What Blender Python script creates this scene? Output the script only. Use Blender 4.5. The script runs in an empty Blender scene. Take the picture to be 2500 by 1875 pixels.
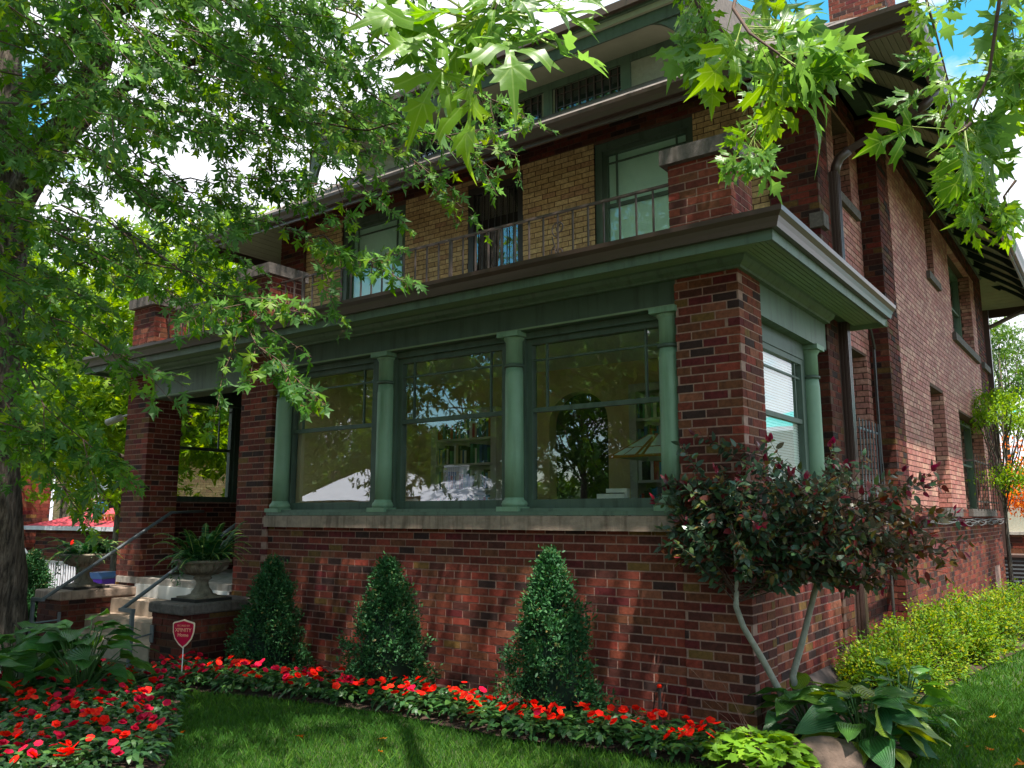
import bpy, bmesh, math, random
import numpy as np
from mathutils import Vector, Matrix, Euler, noise
from mathutils.geometry import tessellate_polygon
R = math.radians
rng = np.random.default_rng(7)
random.seed(7)
S = bpy.context.scene
COL = S.collection

# ------------------------------------------------------------------ camera, sky, sun, exposure
CAMLOC = np.array([2.34952, -6.25102, 1.6])
FOC = 2031.0
FW = np.array([-0.58475468, 0.79604703, 0.15611241])
RT = np.array([0.80592828, 0.59201318, 0.0])
UP = np.array([0.09242061, -0.12581541, 0.98773929])
cam = bpy.data.cameras.new('camera')
camo = bpy.data.objects.new('camera', cam); COL.objects.link(camo)
cam.sensor_width = 36.0; cam.lens = FOC/2500*36
cam.clip_start = 0.05; cam.clip_end = 2000
camo.matrix_world = Matrix(((RT[0], UP[0], -FW[0], CAMLOC[0]), (RT[1], UP[1], -FW[1], CAMLOC[1]),
                            (RT[2], UP[2], -FW[2], CAMLOC[2]), (0, 0, 0, 1)))
S.camera = camo
SUN = Vector((1.0, -0.75, 3.47)).normalized()
w = bpy.data.worlds.new('World'); S.world = w; w.use_nodes = True
nt = w.node_tree; nt.nodes.clear()
def N(t, typ, **kw):
    n = t.nodes.new(typ)
    for k, v in kw.items(): setattr(n, k, v)
    return n
out = N(nt, 'ShaderNodeOutputWorld'); bg = N(nt, 'ShaderNodeBackground'); sky = N(nt, 'ShaderNodeTexSky')
sky.sky_type = 'NISHITA'; sky.sun_disc = False
sky.sun_elevation = math.asin(SUN.z); sky.sun_rotation = math.atan2(SUN.x, SUN.y)
bg.inputs['Strength'].default_value = 0.13
tc = N(nt, 'ShaderNodeTexCoord'); mp = N(nt, 'ShaderNodeMapping'); mp.inputs['Scale'].default_value = (1, 1, 1.9); mp.inputs['Location'].default_value = (4, 1, 2)
cn = N(nt, 'ShaderNodeTexNoise'); cn.inputs['Scale'].default_value = 2.3; cn.inputs['Detail'].default_value = 7; cn.inputs['Roughness'].default_value = 0.55
cr = N(nt, 'ShaderNodeValToRGB'); cr.color_ramp.elements[0].position = 0.43; cr.color_ramp.elements[1].position = 0.50
mx = N(nt, 'ShaderNodeMix', data_type='RGBA'); mx.inputs['B'].default_value = (4.6, 4.7, 5.0, 1)
hs = N(nt, 'ShaderNodeHueSaturation'); hs.inputs['Saturation'].default_value = 1.4; hs.inputs['Hue'].default_value = 0.465
nt.links.new(tc.outputs['Generated'], mp.inputs[0]); nt.links.new(mp.outputs[0], cn.inputs['Vector'])
nt.links.new(cn.outputs['Fac'], cr.inputs[0]); nt.links.new(cr.outputs[0], mx.inputs['Factor'])
nt.links.new(sky.outputs[0], hs.inputs['Color']); nt.links.new(hs.outputs[0], mx.inputs['A'])
nt.links.new(mx.outputs['Result'], bg.inputs['Color']); nt.links.new(bg.outputs[0], out.inputs[0])
sl = bpy.data.lights.new('sun', 'SUN'); sl.energy = 5.0; sl.angle = R(0.5); sl.color = (1, 0.95, 0.86)
so = bpy.data.objects.new('sun', sl); COL.objects.link(so)
so.rotation_euler = SUN.to_track_quat('Z', 'Y').to_euler(); so.location = (10, -10, 30)
S.view_settings.view_transform = 'Standard'; S.view_settings.look = 'None'
S.view_settings.exposure = 1.35; S.view_settings.gamma = 1; S.view_settings.use_curve_mapping = False

def PX(u, v, d):
    "world point seen at photograph pixel u,v at distance d along the view axis"
    return CAMLOC + ((u-1250)*RT - (v-937)*UP + FOC*FW) * (d/FOC)

# ------------------------------------------------------------------ materials
def mat(name):
    m = bpy.data.materials.new(name); m.use_nodes = True
    t = m.node_tree; t.nodes.clear()
    o = N(t, 'ShaderNodeOutputMaterial'); b = N(t, 'ShaderNodeBsdfPrincipled')
    t.links.new(b.outputs[0], o.inputs[0])
    return m, t, b, o
def pos(t, scale=(1, 1, 1)):
    g = N(t, 'ShaderNodeNewGeometry'); mpn = N(t, 'ShaderNodeMapping'); mpn.inputs['Scale'].default_value = scale
    t.links.new(g.outputs['Position'], mpn.inputs[0]); return mpn.outputs[0]
def noise_n(t, vec, scale, detail=4, rough=0.6):
    n = N(t, 'ShaderNodeTexNoise'); n.inputs['Scale'].default_value = scale
    n.inputs['Detail'].default_value = detail; n.inputs['Roughness'].default_value = rough
    t.links.new(vec, n.inputs['Vector']); return n
def ramp(t, fac, stops, mode='LINEAR'):
    r = N(t, 'ShaderNodeValToRGB'); r.color_ramp.interpolation = mode
    e = r.color_ramp.elements
    while len(e) < len(stops): e.new(0.5)
    for i, (p, c) in enumerate(stops): e[i].position = p; e[i].color = (*c, 1)
    t.links.new(fac, r.inputs[0]); return r.outputs[0]
def mult(t, a, b, f=1.0):
    m = N(t, 'ShaderNodeMix', data_type='RGBA', blend_type='MULTIPLY'); m.inputs['Factor'].default_value = f
    t.links.new(a, m.inputs['A']); t.links.new(b, m.inputs['B']); return m.outputs['Result']
def bump(t, h, b, strength=0.4, dist=0.01):
    n = N(t, 'ShaderNodeBump'); n.inputs['Strength'].default_value = strength; n.inputs['Distance'].default_value = dist
    t.links.new(h, n.inputs['Height']); t.links.new(n.outputs[0], b.inputs['Normal'])
def rnd(t):
    a = N(t, 'ShaderNodeAttribute', attribute_name='rnd'); o = N(t, 'ShaderNodeObjectInfo')
    ad = N(t, 'ShaderNodeMath', operation='ADD'); fr = N(t, 'ShaderNodeMath', operation='FRACT')
    t.links.new(a.outputs['Fac'], ad.inputs[0]); t.links.new(o.outputs['Random'], ad.inputs[1])
    t.links.new(ad.outputs[0], fr.inputs[0]); return fr.outputs[0]
def brick_mat(name, stops, rough=0.85, spec=0.2, tex=0.5):
    m, t, b, o = mat(name)
    c = ramp(t, rnd(t), stops, 'CONSTANT')
    p = pos(t, (1, 1, 1)); n1 = noise_n(t, p, 22, 6, 0.7); n2 = noise_n(t, pos(t, (1, 1, 0.35)), 160, 3)
    n3 = noise_n(t, p, 1.3, 3)
    c = mult(t, c, ramp(t, n1.outputs['Fac'], [(0.28, (0.5, 0.48, 0.46)), (0.72, (1.35, 1.3, 1.25))]))
    c = mult(t, c, ramp(t, n3.outputs['Fac'], [(0.3, (0.78, 0.76, 0.76)), (0.7, (1.12, 1.1, 1.1))]))
    t.links.new(c, b.inputs['Base Color']); b.inputs['Roughness'].default_value = rough
    b.inputs['Specular IOR Level'].default_value = spec
    mm = N(t, 'ShaderNodeMath', operation='ADD'); t.links.new(n1.outputs['Fac'], mm.inputs[0]); t.links.new(n2.outputs['Fac'], mm.inputs[1])
    bump(t, mm.outputs[0], b, tex, 0.004)
    return m
def plain(name, col, rough=0.6, var=0.18, scale=8, bmp=0.1, metal=0, spec=0.4, dirt=None, coat=0):
    m, t, b, o = mat(name)
    n = noise_n(t, pos(t), scale, 5)
    lo = tuple(x*(1-var) for x in col); hi = tuple(min(1, x*(1+var)) for x in col)
    c = ramp(t, n.outputs['Fac'], [(0.3, lo), (0.7, hi)])
    if dirt:
        n2 = noise_n(t, pos(t, (6, 6, 0.5)), 2.2, 5)
        f = ramp(t, n2.outputs['Fac'], [(0.5, (1, 1, 1)), (0.72, dirt)])
        c = mult(t, c, f)
    t.links.new(c, b.inputs['Base Color']); b.inputs['Roughness'].default_value = rough
    b.inputs['Metallic'].default_value = metal; b.inputs['Specular IOR Level'].default_value = spec
    b.inputs['Coat Weight'].default_value = coat
    if bmp: bump(t, noise_n(t, pos(t), scale*6, 4).outputs['Fac'], b, bmp, 0.01)
    return m
def leaf_mat(name, stops, trans=0.45, rough=0.42, spec=0.35, back=None, veins=False, hue=0.475, mveins=None):
    m, t, b, o = mat(name)
    c = ramp(t, rnd(t), stops)
    if veins:
        uv = N(t, 'ShaderNodeAttribute', attribute_name='luv')
        sp = N(t, 'ShaderNodeSeparateXYZ'); t.links.new(uv.outputs['Vector'], sp.inputs[0])
        wv = N(t, 'ShaderNodeMath', operation='MULTIPLY'); wv.inputs[1].default_value = 34
        t.links.new(sp.outputs['X'], wv.inputs[0])
        sn = N(t, 'ShaderNodeMath', operation='SINE'); t.links.new(wv.outputs[0], sn.inputs[0])
        c = mult(t, c, ramp(t, sn.outputs[0], [(0.0, (0.78, 0.82, 0.8)), (1.0, (1.12, 1.12, 1.05))]))
        bump(t, sn.outputs[0], b, 0.5, 0.004)
    if mveins:      # pale midrib and side veins of a lobed leaf
        uv = N(t, 'ShaderNodeAttribute', attribute_name='luv'); sp = N(t, 'ShaderNodeSeparateXYZ'); t.links.new(uv.outputs['Vector'], sp.inputs[0])
        def mth(op, a_, b_=None):
            n_ = N(t, 'ShaderNodeMath', operation=op)
            for i_, q_ in enumerate((a_, b_)):
                if q_ is None: continue
                if isinstance(q_, (int, float)): n_.inputs[i_].default_value = q_
                else: t.links.new(q_, n_.inputs[i_])
            return n_.outputs[0]
        ax = mth('ABSOLUTE', sp.outputs['X']); dm = ax
        for ca, sa, y0_ in ((0.75, 0.66, 0.0), (0.10, 1.0, 0.0), (0.72, 0.69, 0.34), (0.70, 0.71, 0.55)):
            dd_ = mth('ABSOLUTE', mth('SUBTRACT', mth('MULTIPLY', ax, ca), mth('MULTIPLY', mth('SUBTRACT', sp.outputs['Y'], y0_), sa)))
            dm = mth('MINIMUM', dm, dd_)
        line = mth('MULTIPLY', mth('LESS_THAN', dm, 0.010), sp.outputs['Z'])
        mv = N(t, 'ShaderNodeMix', data_type='RGBA'); t.links.new(mth('MULTIPLY', line, 0.6), mv.inputs['Factor']); t.links.new(c, mv.inputs['A']); mv.inputs['B'].default_value = (*mveins, 1); c = mv.outputs['Result']
        bump(t, mth('MINIMUM', dm, 0.05), b, 0.5, 0.02)
    if back:
        g = N(t, 'ShaderNodeNewGeometry'); mxx = N(t, 'ShaderNodeMix', data_type='RGBA')
        t.links.new(g.outputs['Backfacing'], mxx.inputs['Factor']); t.links.new(c, mxx.inputs['A'])
        mxx.inputs['B'].default_value = (*back, 1); c = mxx.outputs['Result']
    t.links.new(c, b.inputs['Base Color']); b.inputs['Roughness'].default_value = rough
    b.inputs['Specular IOR Level'].default_value = spec
    tr = N(t, 'ShaderNodeBsdfTranslucent')
    hsv = N(t, 'ShaderNodeHueSaturation'); hsv.inputs['Hue'].default_value = hue; hsv.inputs['Saturation'].default_value = 1.15; hsv.inputs['Value'].default_value = 1.7
    t.links.new(c, hsv.inputs['Color']); t.links.new(hsv.outputs[0], tr.inputs['Color'])
    ms = N(t, 'ShaderNodeMixShader'); ms.inputs[0].default_value = trans
    t.links.new(b.outputs[0], ms.inputs[1]); t.links.new(tr.outputs[0], ms.inputs[2]); t.links.new(ms.outputs[0], o.inputs[0])
    return m
RS = [(0.0, (.17, .040, .026)), (.18, (.12, .028, .020)), (.34, (.21, .055, .032)), (.48, (.085, .028, .022)), (.60, (.15, .055, .028)),
      (.70, (.24, .045, .030)), (.79, (.045, .024, .022)), (.86, (.17, .095, .030)), (.91, (.12, .020, .022)), (.96, (.24, .085, .05))]
M = {}
M['brick'] = brick_mat('red_brick', RS)
M['dbrick'] = brick_mat('dark_brick', [(p, tuple(x*0.62 for x in c)) for p, c in RS])
M['tan'] = brick_mat('buff_brick', [(0, (.47, .32, .15)), (.2, (.40, .27, .13)), (.4, (.53, .38, .19)), (.6, (.43, .30, .15)), (.78, (.56, .41, .21)), (.93, (.40, .24, .13))], 0.7, 0.3, 0.25)
M['sunbuff'] = brick_mat('sun_tinted_buff_brick', [(0, (.44, .19, .15)), (.2, (.38, .155, .13)), (.4, (.50, .25, .20)), (.6, (.42, .175, .15)), (.78, (.53, .29, .22)), (.93, (.38, .13, .11))], 0.7, 0.3, 0.25)  # same buff brick, with the pink cast of sunlight put into its colour
M['mortar'] = plain('pink_mortar', (.31, .185, .145), 0.95, 0.25, 30, 0.3)
M['dmortar'] = plain('brown_mortar', (.085, .045, .03), 0.95, 0.25, 30, 0.3)
M['stone'] = plain('sill_stone', (.30, .215, .165), 0.85, 0.25, 12, 0.35, dirt=(.45, .42, .4))
M['capstone'] = plain('grey_cap_stone', (.115, .095, .085), 0.9, 0.3, 25, 0.6, dirt=(.5, .5, .45))
M['trim'] = plain('dark_green_paint', (.068, .100, .073), 0.5, 0.14, 3, 0.08, dirt=(.62, .60, .58))
M['trim2'] = plain('green_paint', (.105, .155, .110), 0.5, 0.14, 3, 0.08, dirt=(.62, .60, .58))
M['litgreen'] = plain('lit_green_column_paint', (.19, .305, .20), 0.5, 0.1, 3, 0.1, dirt=(.66, .68, .62))  # same green paint as the trim, lightened because the columns catch more light
M['soffit'] = plain('sage_soffit_paint', (.20, .27, .16), 0.6, 0.08, 4, 0.03)
M['cream'] = plain('cream_soffit_paint', (.36, .36, .27), 0.65, 0.08, 4, 0.03)
M['stucco'] = plain('cream_stucco', (.38, .37, .29), 0.95, 0.1, 20, 0.8)
M['gutter'] = plain('brown_gutter', (.070, .042, .036), 0.32, 0.12, 2, 0.02, spec=0.6)
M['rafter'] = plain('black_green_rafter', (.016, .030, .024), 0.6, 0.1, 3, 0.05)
M['black'] = plain('black_iron', (.03, .024, .022), 0.45, 0.15, 12, 0.1, spec=0.5)
M['iron'] = plain('brown_iron', (.075, .052, .045), 0.45, 0.2, 12, 0.1, spec=0.5)
M['steel'] = plain('grey_painted_steel', (.10, .115, .125), 0.4, 0.15, 10, 0.1, spec=0.5)
M['roof'] = plain('grey_shingle', (.12, .10, .09), 0.9, 0.3, 15, 0.5)
M['wall_in'] = plain('beige_plaster', (.60, .45, .25), 0.9, 0.1, 1.5, 0.05)
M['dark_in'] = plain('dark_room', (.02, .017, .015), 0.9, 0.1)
M['white'] = plain('white_paint', (.72, .72, .70), 0.5, 0.06, 4, 0.05)
M['shelfw'] = plain('white_shelf_paint', (.45, .43, .40), 0.5, 0.06, 4, 0.05)
M['blind'] = plain('white_blind', (.80, .84, .80), 0.6, 0.05, 4, 0)
M['concrete'] = plain('worn_concrete', (.36, .32, .28), 0.9, 0.25, 9, 0.4, dirt=(.6, .58, .55))
M['steps'] = plain('tan_steps', (.36, .27, .20), 0.85, 0.2, 9, 0.3)
M['urn'] = plain('weathered_urn_stone', (.20, .165, .12), 0.9, 0.35, 10, 0.6, dirt=(.45, .42, .38))
M['mulch'] = plain('dark_mulch', (.050, .026, .018), 1, 0.7, 40, 1.0)
M['soil'] = plain('grass_soil', (.035, .050, .014), 1, 0.5, 20, 0.6)
M['asphalt'] = plain('asphalt', (.05, .05, .052), 0.9, 0.2, 30, 0.3)
_m, _t, _b, _o = mat('grey_maple_bark'); _n = noise_n(_t, pos(_t, (1, 1, .16)), 26, 7, .7); _n2 = noise_n(_t, pos(_t), 3, 3)
_c = mult(_t, ramp(_t, _n.outputs['Fac'], [(.36, (.018, .012, .009)), (.5, (.11, .085, .065)), (.68, (.24, .20, .165))]), ramp(_t, _n2.outputs['Fac'], [(.3, (.7, .7, .7)), (.7, (1.2, 1.15, 1.1))]))
_t.links.new(_c, _b.inputs['Base Color']); _b.inputs['Roughness'].default_value = .95; bump(_t, _n.outputs['Fac'], _b, 1.0, .04); M['bark'] = _m
M['twig'] = plain('brown_twig', (.075, .040, .028), 0.8, 0.2, 12, 0.1)
M['ptwig'] = plain('red_petiole', (.22, .10, .05), 0.6, 0.2, 12, 0.0)
M['gtwig'] = plain('green_petiole', (.25, .32, .06), 0.6, 0.2, 12, 0.0)
M['pbark'] = plain('pale_smooth_bark', (.26, .25, .20), 0.8, 0.25, 14, 0.4)
M['rock'] = plain('pinkish_field_rock', (.12, .080, .060), 0.9, 0.35, 6, 0.8)
M['silver_roof'] = plain('pale_metal_roof', (.62, .62, .68), 0.5, 0.1, 2, 0.1)
M['redroof'] = plain('red_roof', (.42, .045, .06), 0.8, 0.2, 3, 0.2)
M['teal'] = plain('teal_roof', (.02, .35, .33), 0.6, 0.15, 3, 0.2)
M['blue'] = plain('blue_plastic', (.0, .16, .62), 0.3, 0.4, 5, 0.0)
M['purple'] = plain('purple_plastic', (.16, .035, .60), 0.4, 0.15, 5, 0.0)
M['bluelid'] = plain('blue_bin_lid', (.08, .16, .40), 0.4, 0.15, 5, 0.0)
M['orange'] = plain('orange_wood', (.52, .19, .05), 0.7, 0.2, 5, 0.2)
M['signred'] = plain('crimson_sign', (.50, .004, .045), 0.4, 0.05, 5, 0.0)
M['signcream'] = plain('cream_sign_edge', (.78, .62, .45), 0.4, 0.05, 5, 0.0)
M['signtext'] = plain('salmon_lettering', (.85, .33, .22), 0.4, 0.05, 5, 0.0)
M['shade'] = plain('pale_opal_glass', (.48, .60, .52), 0.3, 0.1, 5, 0.0)
M['amber'] = plain('amber_lead', (.30, .12, .02), 0.4, 0.1, 5, 0.0)
M['cable'] = plain('grey_cable', (.07, .065, .065), 0.5, 0.3, 10, 0.0)
M['camwhite'] = plain('beige_camera_shell', (.42, .38, .34), 0.4, 0.05, 5, 0.0)
MAPLE = [(0.0, (.030, .095, .012)), (.35, (.045, .14, .016)), (.62, (.075, .19, .018)), (.85, (.13, .25, .016)), (1.0, (.19, .30, .015))]
M['maple'] = leaf_mat('maple_leaf', MAPLE, 0.52, 0.45, 0.22, back=(.09, .20, .06), mveins=(.16, .26, .06))
M['maplefg'] = leaf_mat('near_maple_leaf', [(0.0, (.05, .14, .018)), (.5, (.085, .20, .02)), (1.0, (.15, .29, .018))], 0.5, 0.38, 0.35, back=(.12, .25, .06), mveins=(.24, .36, .08))
M['lime'] = leaf_mat('sunny_leaf', [(0, (.07, .17, .012)), (.5, (.12, .24, .014)), (1, (.22, .33, .02))], 0.5, 0.5, 0.25)
M['elm'] = leaf_mat('street_tree_leaf', [(0, (.03, .08, .012)), (.5, (.055, .13, .016)), (1, (.11, .19, .02))], 0.4, 0.5, 0.25)
M['conifer'] = leaf_mat('spruce_needles', [(0, (.012, .058, .018)), (.5, (.024, .095, .030)), (.93, (.05, .15, .045)), (1, (.14, .10, .03))], 0.2, 0.6, 0.3)
M['plum'] = leaf_mat('plum_leaf', [(0, (.045, .075, .040)), (.3, (.05, .12, .055)), (.55, (.08, .12, .03)), (.78, (.12, .08, .016)), (.92, (.13, .030, .018)), (1, (.18, .014, .025))], 0.3, 0.33, 0.5, back=(.06, .10, .07))
M['plumtip'] = leaf_mat('crimson_new_leaf', [(0, (.12, .012, .018)), (.5, (.19, .012, .022)), (1, (.09, .018, .016))], 0.35, 0.3, 0.6)
M['spirea'] = leaf_mat('spirea_leaf', [(0, (.045, .13, .012)), (.45, (.09, .19, .012)), (.8, (.19, .28, .014)), (1, (.34, .33, .02))], 0.4, 0.55, 0.2)
M['hosta'] = leaf_mat('hosta_leaf', [(0, (.035, .13, .030)), (.5, (.055, .18, .034)), (1, (.10, .24, .035))], 0.3, 0.34, 0.5, veins=True)
M['hostagold'] = leaf_mat('gold_hosta_leaf', [(0, (.03, .11, .045)), (.4, (.05, .16, .035)), (.65, (.14, .24, .02)), (1, (.26, .30, .02))], 0.3, 0.36, 0.5, veins=True)
M['imp'] = leaf_mat('impatiens_leaf', [(0, (.022, .070, .022)), (.6, (.035, .11, .03)), (1, (.08, .17, .03))], 0.3, 0.4, 0.45)
M['heuch'] = leaf_mat('coral_bell_leaf', [(0, (.10, .22, .015)), (.6, (.15, .30, .02)), (1, (.21, .36, .025))], 0.35, 0.45, 0.35)
M['grass'] = leaf_mat('lawn_grass', [(0, (.030, .095, .014)), (.5, (.050, .14, .018)), (1, (.10, .21, .025))], 0.35, 0.5, 0.25)
M['fern'] = leaf_mat('fern_frond', [(0, (.012, .06, .022)), (.6, (.02, .09, .025)), (1, (.06, .15, .03))], 0.3, 0.5, 0.3)
M['ivy'] = leaf_mat('ivy_leaf', [(0, (.03, .09, .03)), (1, (.09, .17, .07))], 0.3, 0.4, 0.4)
M['flower'] = leaf_mat('scarlet_petal', [(0, (.70, .006, .004)), (.6, (.82, .012, .004)), (1, (.85, .045, .006))], 0.3, 0.6, 0.15, hue=0.5)
M['flowerc'] = leaf_mat('crimson_petal', [(0, (.48, .004, .025)), (.5, (.60, .004, .04)), (1, (.40, .003, .05))], 0.3, 0.6, 0.15, hue=0.5)
M['orangeleaf'] = leaf_mat('orange_leaf', [(0, (.5, .13, .01)), (1, (.75, .28, .02))], 0.45, 0.5, 0.2)
# tinted window glass: part mirror, part clear
def glass_mat(name, refl, tint):
    m, t, b, o = mat(name); t.nodes.remove(b)
    tr = N(t, 'ShaderNodeBsdfTransparent'); tr.inputs[0].default_value = (*tint, 1)
    gl = N(t, 'ShaderNodeBsdfGlossy'); gl.inputs['Roughness'].default_value = 0.0; gl.inputs['Color'].default_value = (.93, .96, 1, 1)
    lw = N(t, 'ShaderNodeFresnel'); lw.inputs[0].default_value = 1.5
    ad = N(t, 'ShaderNodeMath', operation='ADD', use_clamp=True); ad.inputs[1].default_value = refl; t.links.new(lw.outputs[0], ad.inputs[0])
    bn = N(t, 'ShaderNodeBump'); bn.inputs['Strength'].default_value = 0.04; bn.inputs['Distance'].default_value = 0.02
    t.links.new(noise_n(t, pos(t), 1.6, 1).outputs['Fac'], bn.inputs['Height']); t.links.new(bn.outputs[0], gl.inputs['Normal'])
    # a pane is thin: only its outer face reflects, the inner face must not add total internal reflection
    ge = N(t, 'ShaderNodeNewGeometry'); fb = N(t, 'ShaderNodeMath', operation='SUBTRACT'); fb.inputs[0].default_value = 1.0; t.links.new(ge.outputs['Backfacing'], fb.inputs[1])
    mf = N(t, 'ShaderNodeMath', operation='MULTIPLY'); t.links.new(ad.outputs[0], mf.inputs[0]); t.links.new(fb.outputs[0], mf.inputs[1])
    ms = N(t, 'ShaderNodeMixShader'); t.links.new(mf.outputs[0], ms.inputs[0]); t.links.new(tr.outputs[0], ms.inputs[1]); t.links.new(gl.outputs[0], ms.inputs[2])
    t.links.new(ms.outputs[0], o.inputs[0]); return m
M['glass'] = glass_mat('window_glass', 0.15, (1, 1, .98))
M['glass2'] = glass_mat('upper_window_glass', 0.07, (.90, 1, .96))

# ------------------------------------------------------------------ mesh helpers
class MB:
    def __init__(s): s.v = []; s.f = []
    def add(s, vs, fs):
        b = len(s.v); s.v += [tuple(map(float, p)) for p in vs]; s.f += [tuple(i+b for i in f) for f in fs]; return s
    def box(s, x0, y0, z0, x1, y1, z1):
        return s.add([(x0,y0,z0),(x1,y0,z0),(x1,y1,z0),(x0,y1,z0),(x0,y0,z1),(x1,y0,z1),(x1,y1,z1),(x0,y1,z1)],
                     [(0,3,2,1),(4,5,6,7),(0,1,5,4),(1,2,6,5),(2,3,7,6),(3,0,4,7)])
    def tube(s, pts, rad, n=6, caps=True):
        pts = [Vector(p) for p in pts]; rs = rad if hasattr(rad, '__len__') else [rad]*len(pts)
        ref = Vector((0.31, 0.17, 0.93)); b = len(s.v); prev = None
        for i, p in enumerate(pts):
            d = (pts[min(i+1, len(pts)-1)] - pts[max(i-1, 0)])
            d = d.normalized() if d.length > 1e-9 else Vector((0,0,1))
            if prev is None:
                a = d.cross(ref); a = a.normalized() if a.length > 1e-3 else Vector((1,0,0))
            else:
                a = prev - d*prev.dot(d); a = a.normalized() if a.length > 1e-6 else Vector((1,0,0))
            prev = a; c = d.cross(a)
            for k in range(n):
                th = 2*math.pi*k/n; q = p + (a*math.cos(th)+c*math.sin(th))*rs[i]; s.v.append(tuple(q))
        for i in range(len(pts)-1):
            for k in range(n):
                k2 = (k+1) % n; s.f.append((b+i*n+k, b+i*n+k2, b+(i+1)*n+k2, b+(i+1)*n+k))
        if caps:
            s.f.append(tuple(b+k for k in reversed(range(n)))); s.f.append(tuple(b+(len(pts)-1)*n+k for k in range(n)))
        return s
    def lathe(s, prof, n=24, c=(0,0,0)):
        b = len(s.v)
        for r, z in prof:
            for k in range(n):
                th = 2*math.pi*k/n; s.v.append((c[0]+r*math.cos(th), c[1]+r*math.sin(th), c[2]+z))
        for i in range(len(prof)-1):
            for k in range(n):
                k2 = (k+1) % n; s.f.append((b+i*n+k, b+i*n+k2, b+(i+1)*n+k2, b+(i+1)*n+k))
        s.f.append(tuple(b+k for k in reversed(range(n)))); s.f.append(tuple(b+(len(prof)-1)*n+k for k in range(n)))
        return s
    def prism(s, poly, axis, a0, a1):
        "poly: 2D points in the two other axes; extruded along axis from a0 to a1"
        def P(u, v, a): return {'x': (a,u,v), 'y': (u,a,v), 'z': (u,v,a)}[axis]
        n = len(poly); b = len(s.v)
        s.v += [P(u, v, a0) for u, v in poly] + [P(u, v, a1) for u, v in poly]
        for i in range(n): j = (i+1) % n; s.f.append((b+i, b+j, b+n+j, b+n+i))
        s.f.append(tuple(b+i for i in reversed(range(n)))); s.f.append(tuple(b+n+i for i in range(n)))
        return s
    def build(s, name, m, parent=None, smooth=False, **props):
        me = bpy.data.meshes.new(name); me.from_pydata(s.v, [], s.f); me.update()
        bm = bmesh.new(); bm.from_mesh(me); bmesh.ops.recalc_face_normals(bm, faces=bm.faces); bm.to_mesh(me); bm.free()
        if smooth: me.polygons.foreach_set('use_smooth', [True]*len(me.polygons))
        me.materials.append(M[m] if isinstance(m, str) else m)
        return link(name, me, parent, **props)
def link(name, me, parent=None, **props):
    o = bpy.data.objects.new(name, me); COL.objects.link(o)
    if parent is not None: o.parent = parent
    for k, v in props.items(): o[k] = v
    return o
def thing(name, label, cat, loc=(0,0,0), rz=0, group=None):
    o = bpy.data.objects.new(name, None); COL.objects.link(o); o.location = loc; o.rotation_euler = (0,0,rz)
    o.empty_display_size = 0.1; o['label'] = label; o['category'] = cat
    if group: o['group'] = group
    return o
def bx(name, m, b, parent=None, **p): return MB().box(*b).build(name, m, parent, **p)
def npmesh(name, V, F, m, attr=None, smooth=False, luv=None):
    "V (n,3) float array, F (m,k) int array, all faces of k corners"
    me = bpy.data.meshes.new(name); k = F.shape[1]
    me.vertices.add(len(V)); me.vertices.foreach_set('co', np.ascontiguousarray(V, dtype=np.float32).ravel())
    me.loops.add(F.size); me.loops.foreach_set('vertex_index', np.ascontiguousarray(F, dtype=np.int32).ravel())
    me.polygons.add(len(F)); me.polygons.foreach_set('loop_start', np.arange(0, F.size, k, dtype=np.int32))
    me.polygons.foreach_set('loop_total', np.full(len(F), k, dtype=np.int32))
    me.update(calc_edges=True)
    me.polygons.foreach_set('use_smooth', np.full(len(F), bool(smooth)))
    if attr is not None:
        a = me.attributes.new('rnd', 'FLOAT', 'POINT'); a.data.foreach_set('value', np.asarray(attr, dtype=np.float32))
    if luv is not None:
        a = me.attributes.new('luv', 'FLOAT_VECTOR', 'POINT'); a.data.foreach_set('vector', np.asarray(luv, dtype=np.float32).ravel())
    me.materials.append(M[m] if isinstance(m, str) else m)
    return me

# ------------------------------------------------------------------ brick laying
XT, XS, YU = -0.05, 0.17, 2.5        # recessed side wall plane, long side wall plane, upper front wall
BL, BH, JT = 0.211, 0.072, 0.012
def lay(face, p, sgn, u0, u1, z0, z1, holes=(), e0=(0,0), e1=(0,0), depth=0.10, proud=-0.005, L=BL, jit=0.0018):
    "bricks on the plane axis=p (face 'x' or 'y'), looking along sgn; e0/e1 = set-backs at either end for even/odd courses"
    res = []; k0 = int(math.floor(z0/BH+1e-6)); k = k0
    while k*BH < z1-0.012:
        a, b = max(z0, k*BH), min(z1, k*BH+BH-JT)
        if b-a > 0.012:
            par = k % 2; s, e = u0+e0[par], u1-e1[par]
            spans = [(s, e)]
            for (h0, h1, g0, g1) in holes:
                if g0 < b-0.006 and g1 > a+0.006:
                    ns = []
                    for (q0, q1) in spans:
                        if h1 <= q0 or h0 >= q1: ns.append((q0, q1)); continue
                        if h0-q0 > 0.03: ns.append((q0, h0))
                        if q1-h1 > 0.03: ns.append((h1, q1))
                    spans = ns
            off = (L/2 if par else 0) + (0.013*math.sin(k*2.3))
            for (q0, q1) in spans:
                n0 = math.floor((q0-off)/L); x = off+n0*L
                while x < q1-1e-6:
                    c0, c1 = max(x, q0), min(x+L-JT, q1)
                    if c1-c0 > 0.025:
                        d = p + sgn*(proud + random.uniform(0, jit))
                        back = p - sgn*depth
                        lo, hi = min(d, back), max(d, back)
                        if face == 'y': res.append((c0, lo, a, c1, hi, b))
                        else: res.append((lo, c0, a, hi, c1, b))
                    x += L
        k += 1
    return res
BOXV = np.array([(0,0,0),(1,0,0),(1,1,0),(0,1,0),(0,0,1),(1,0,1),(1,1,1),(0,1,1)], dtype=float)
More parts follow.
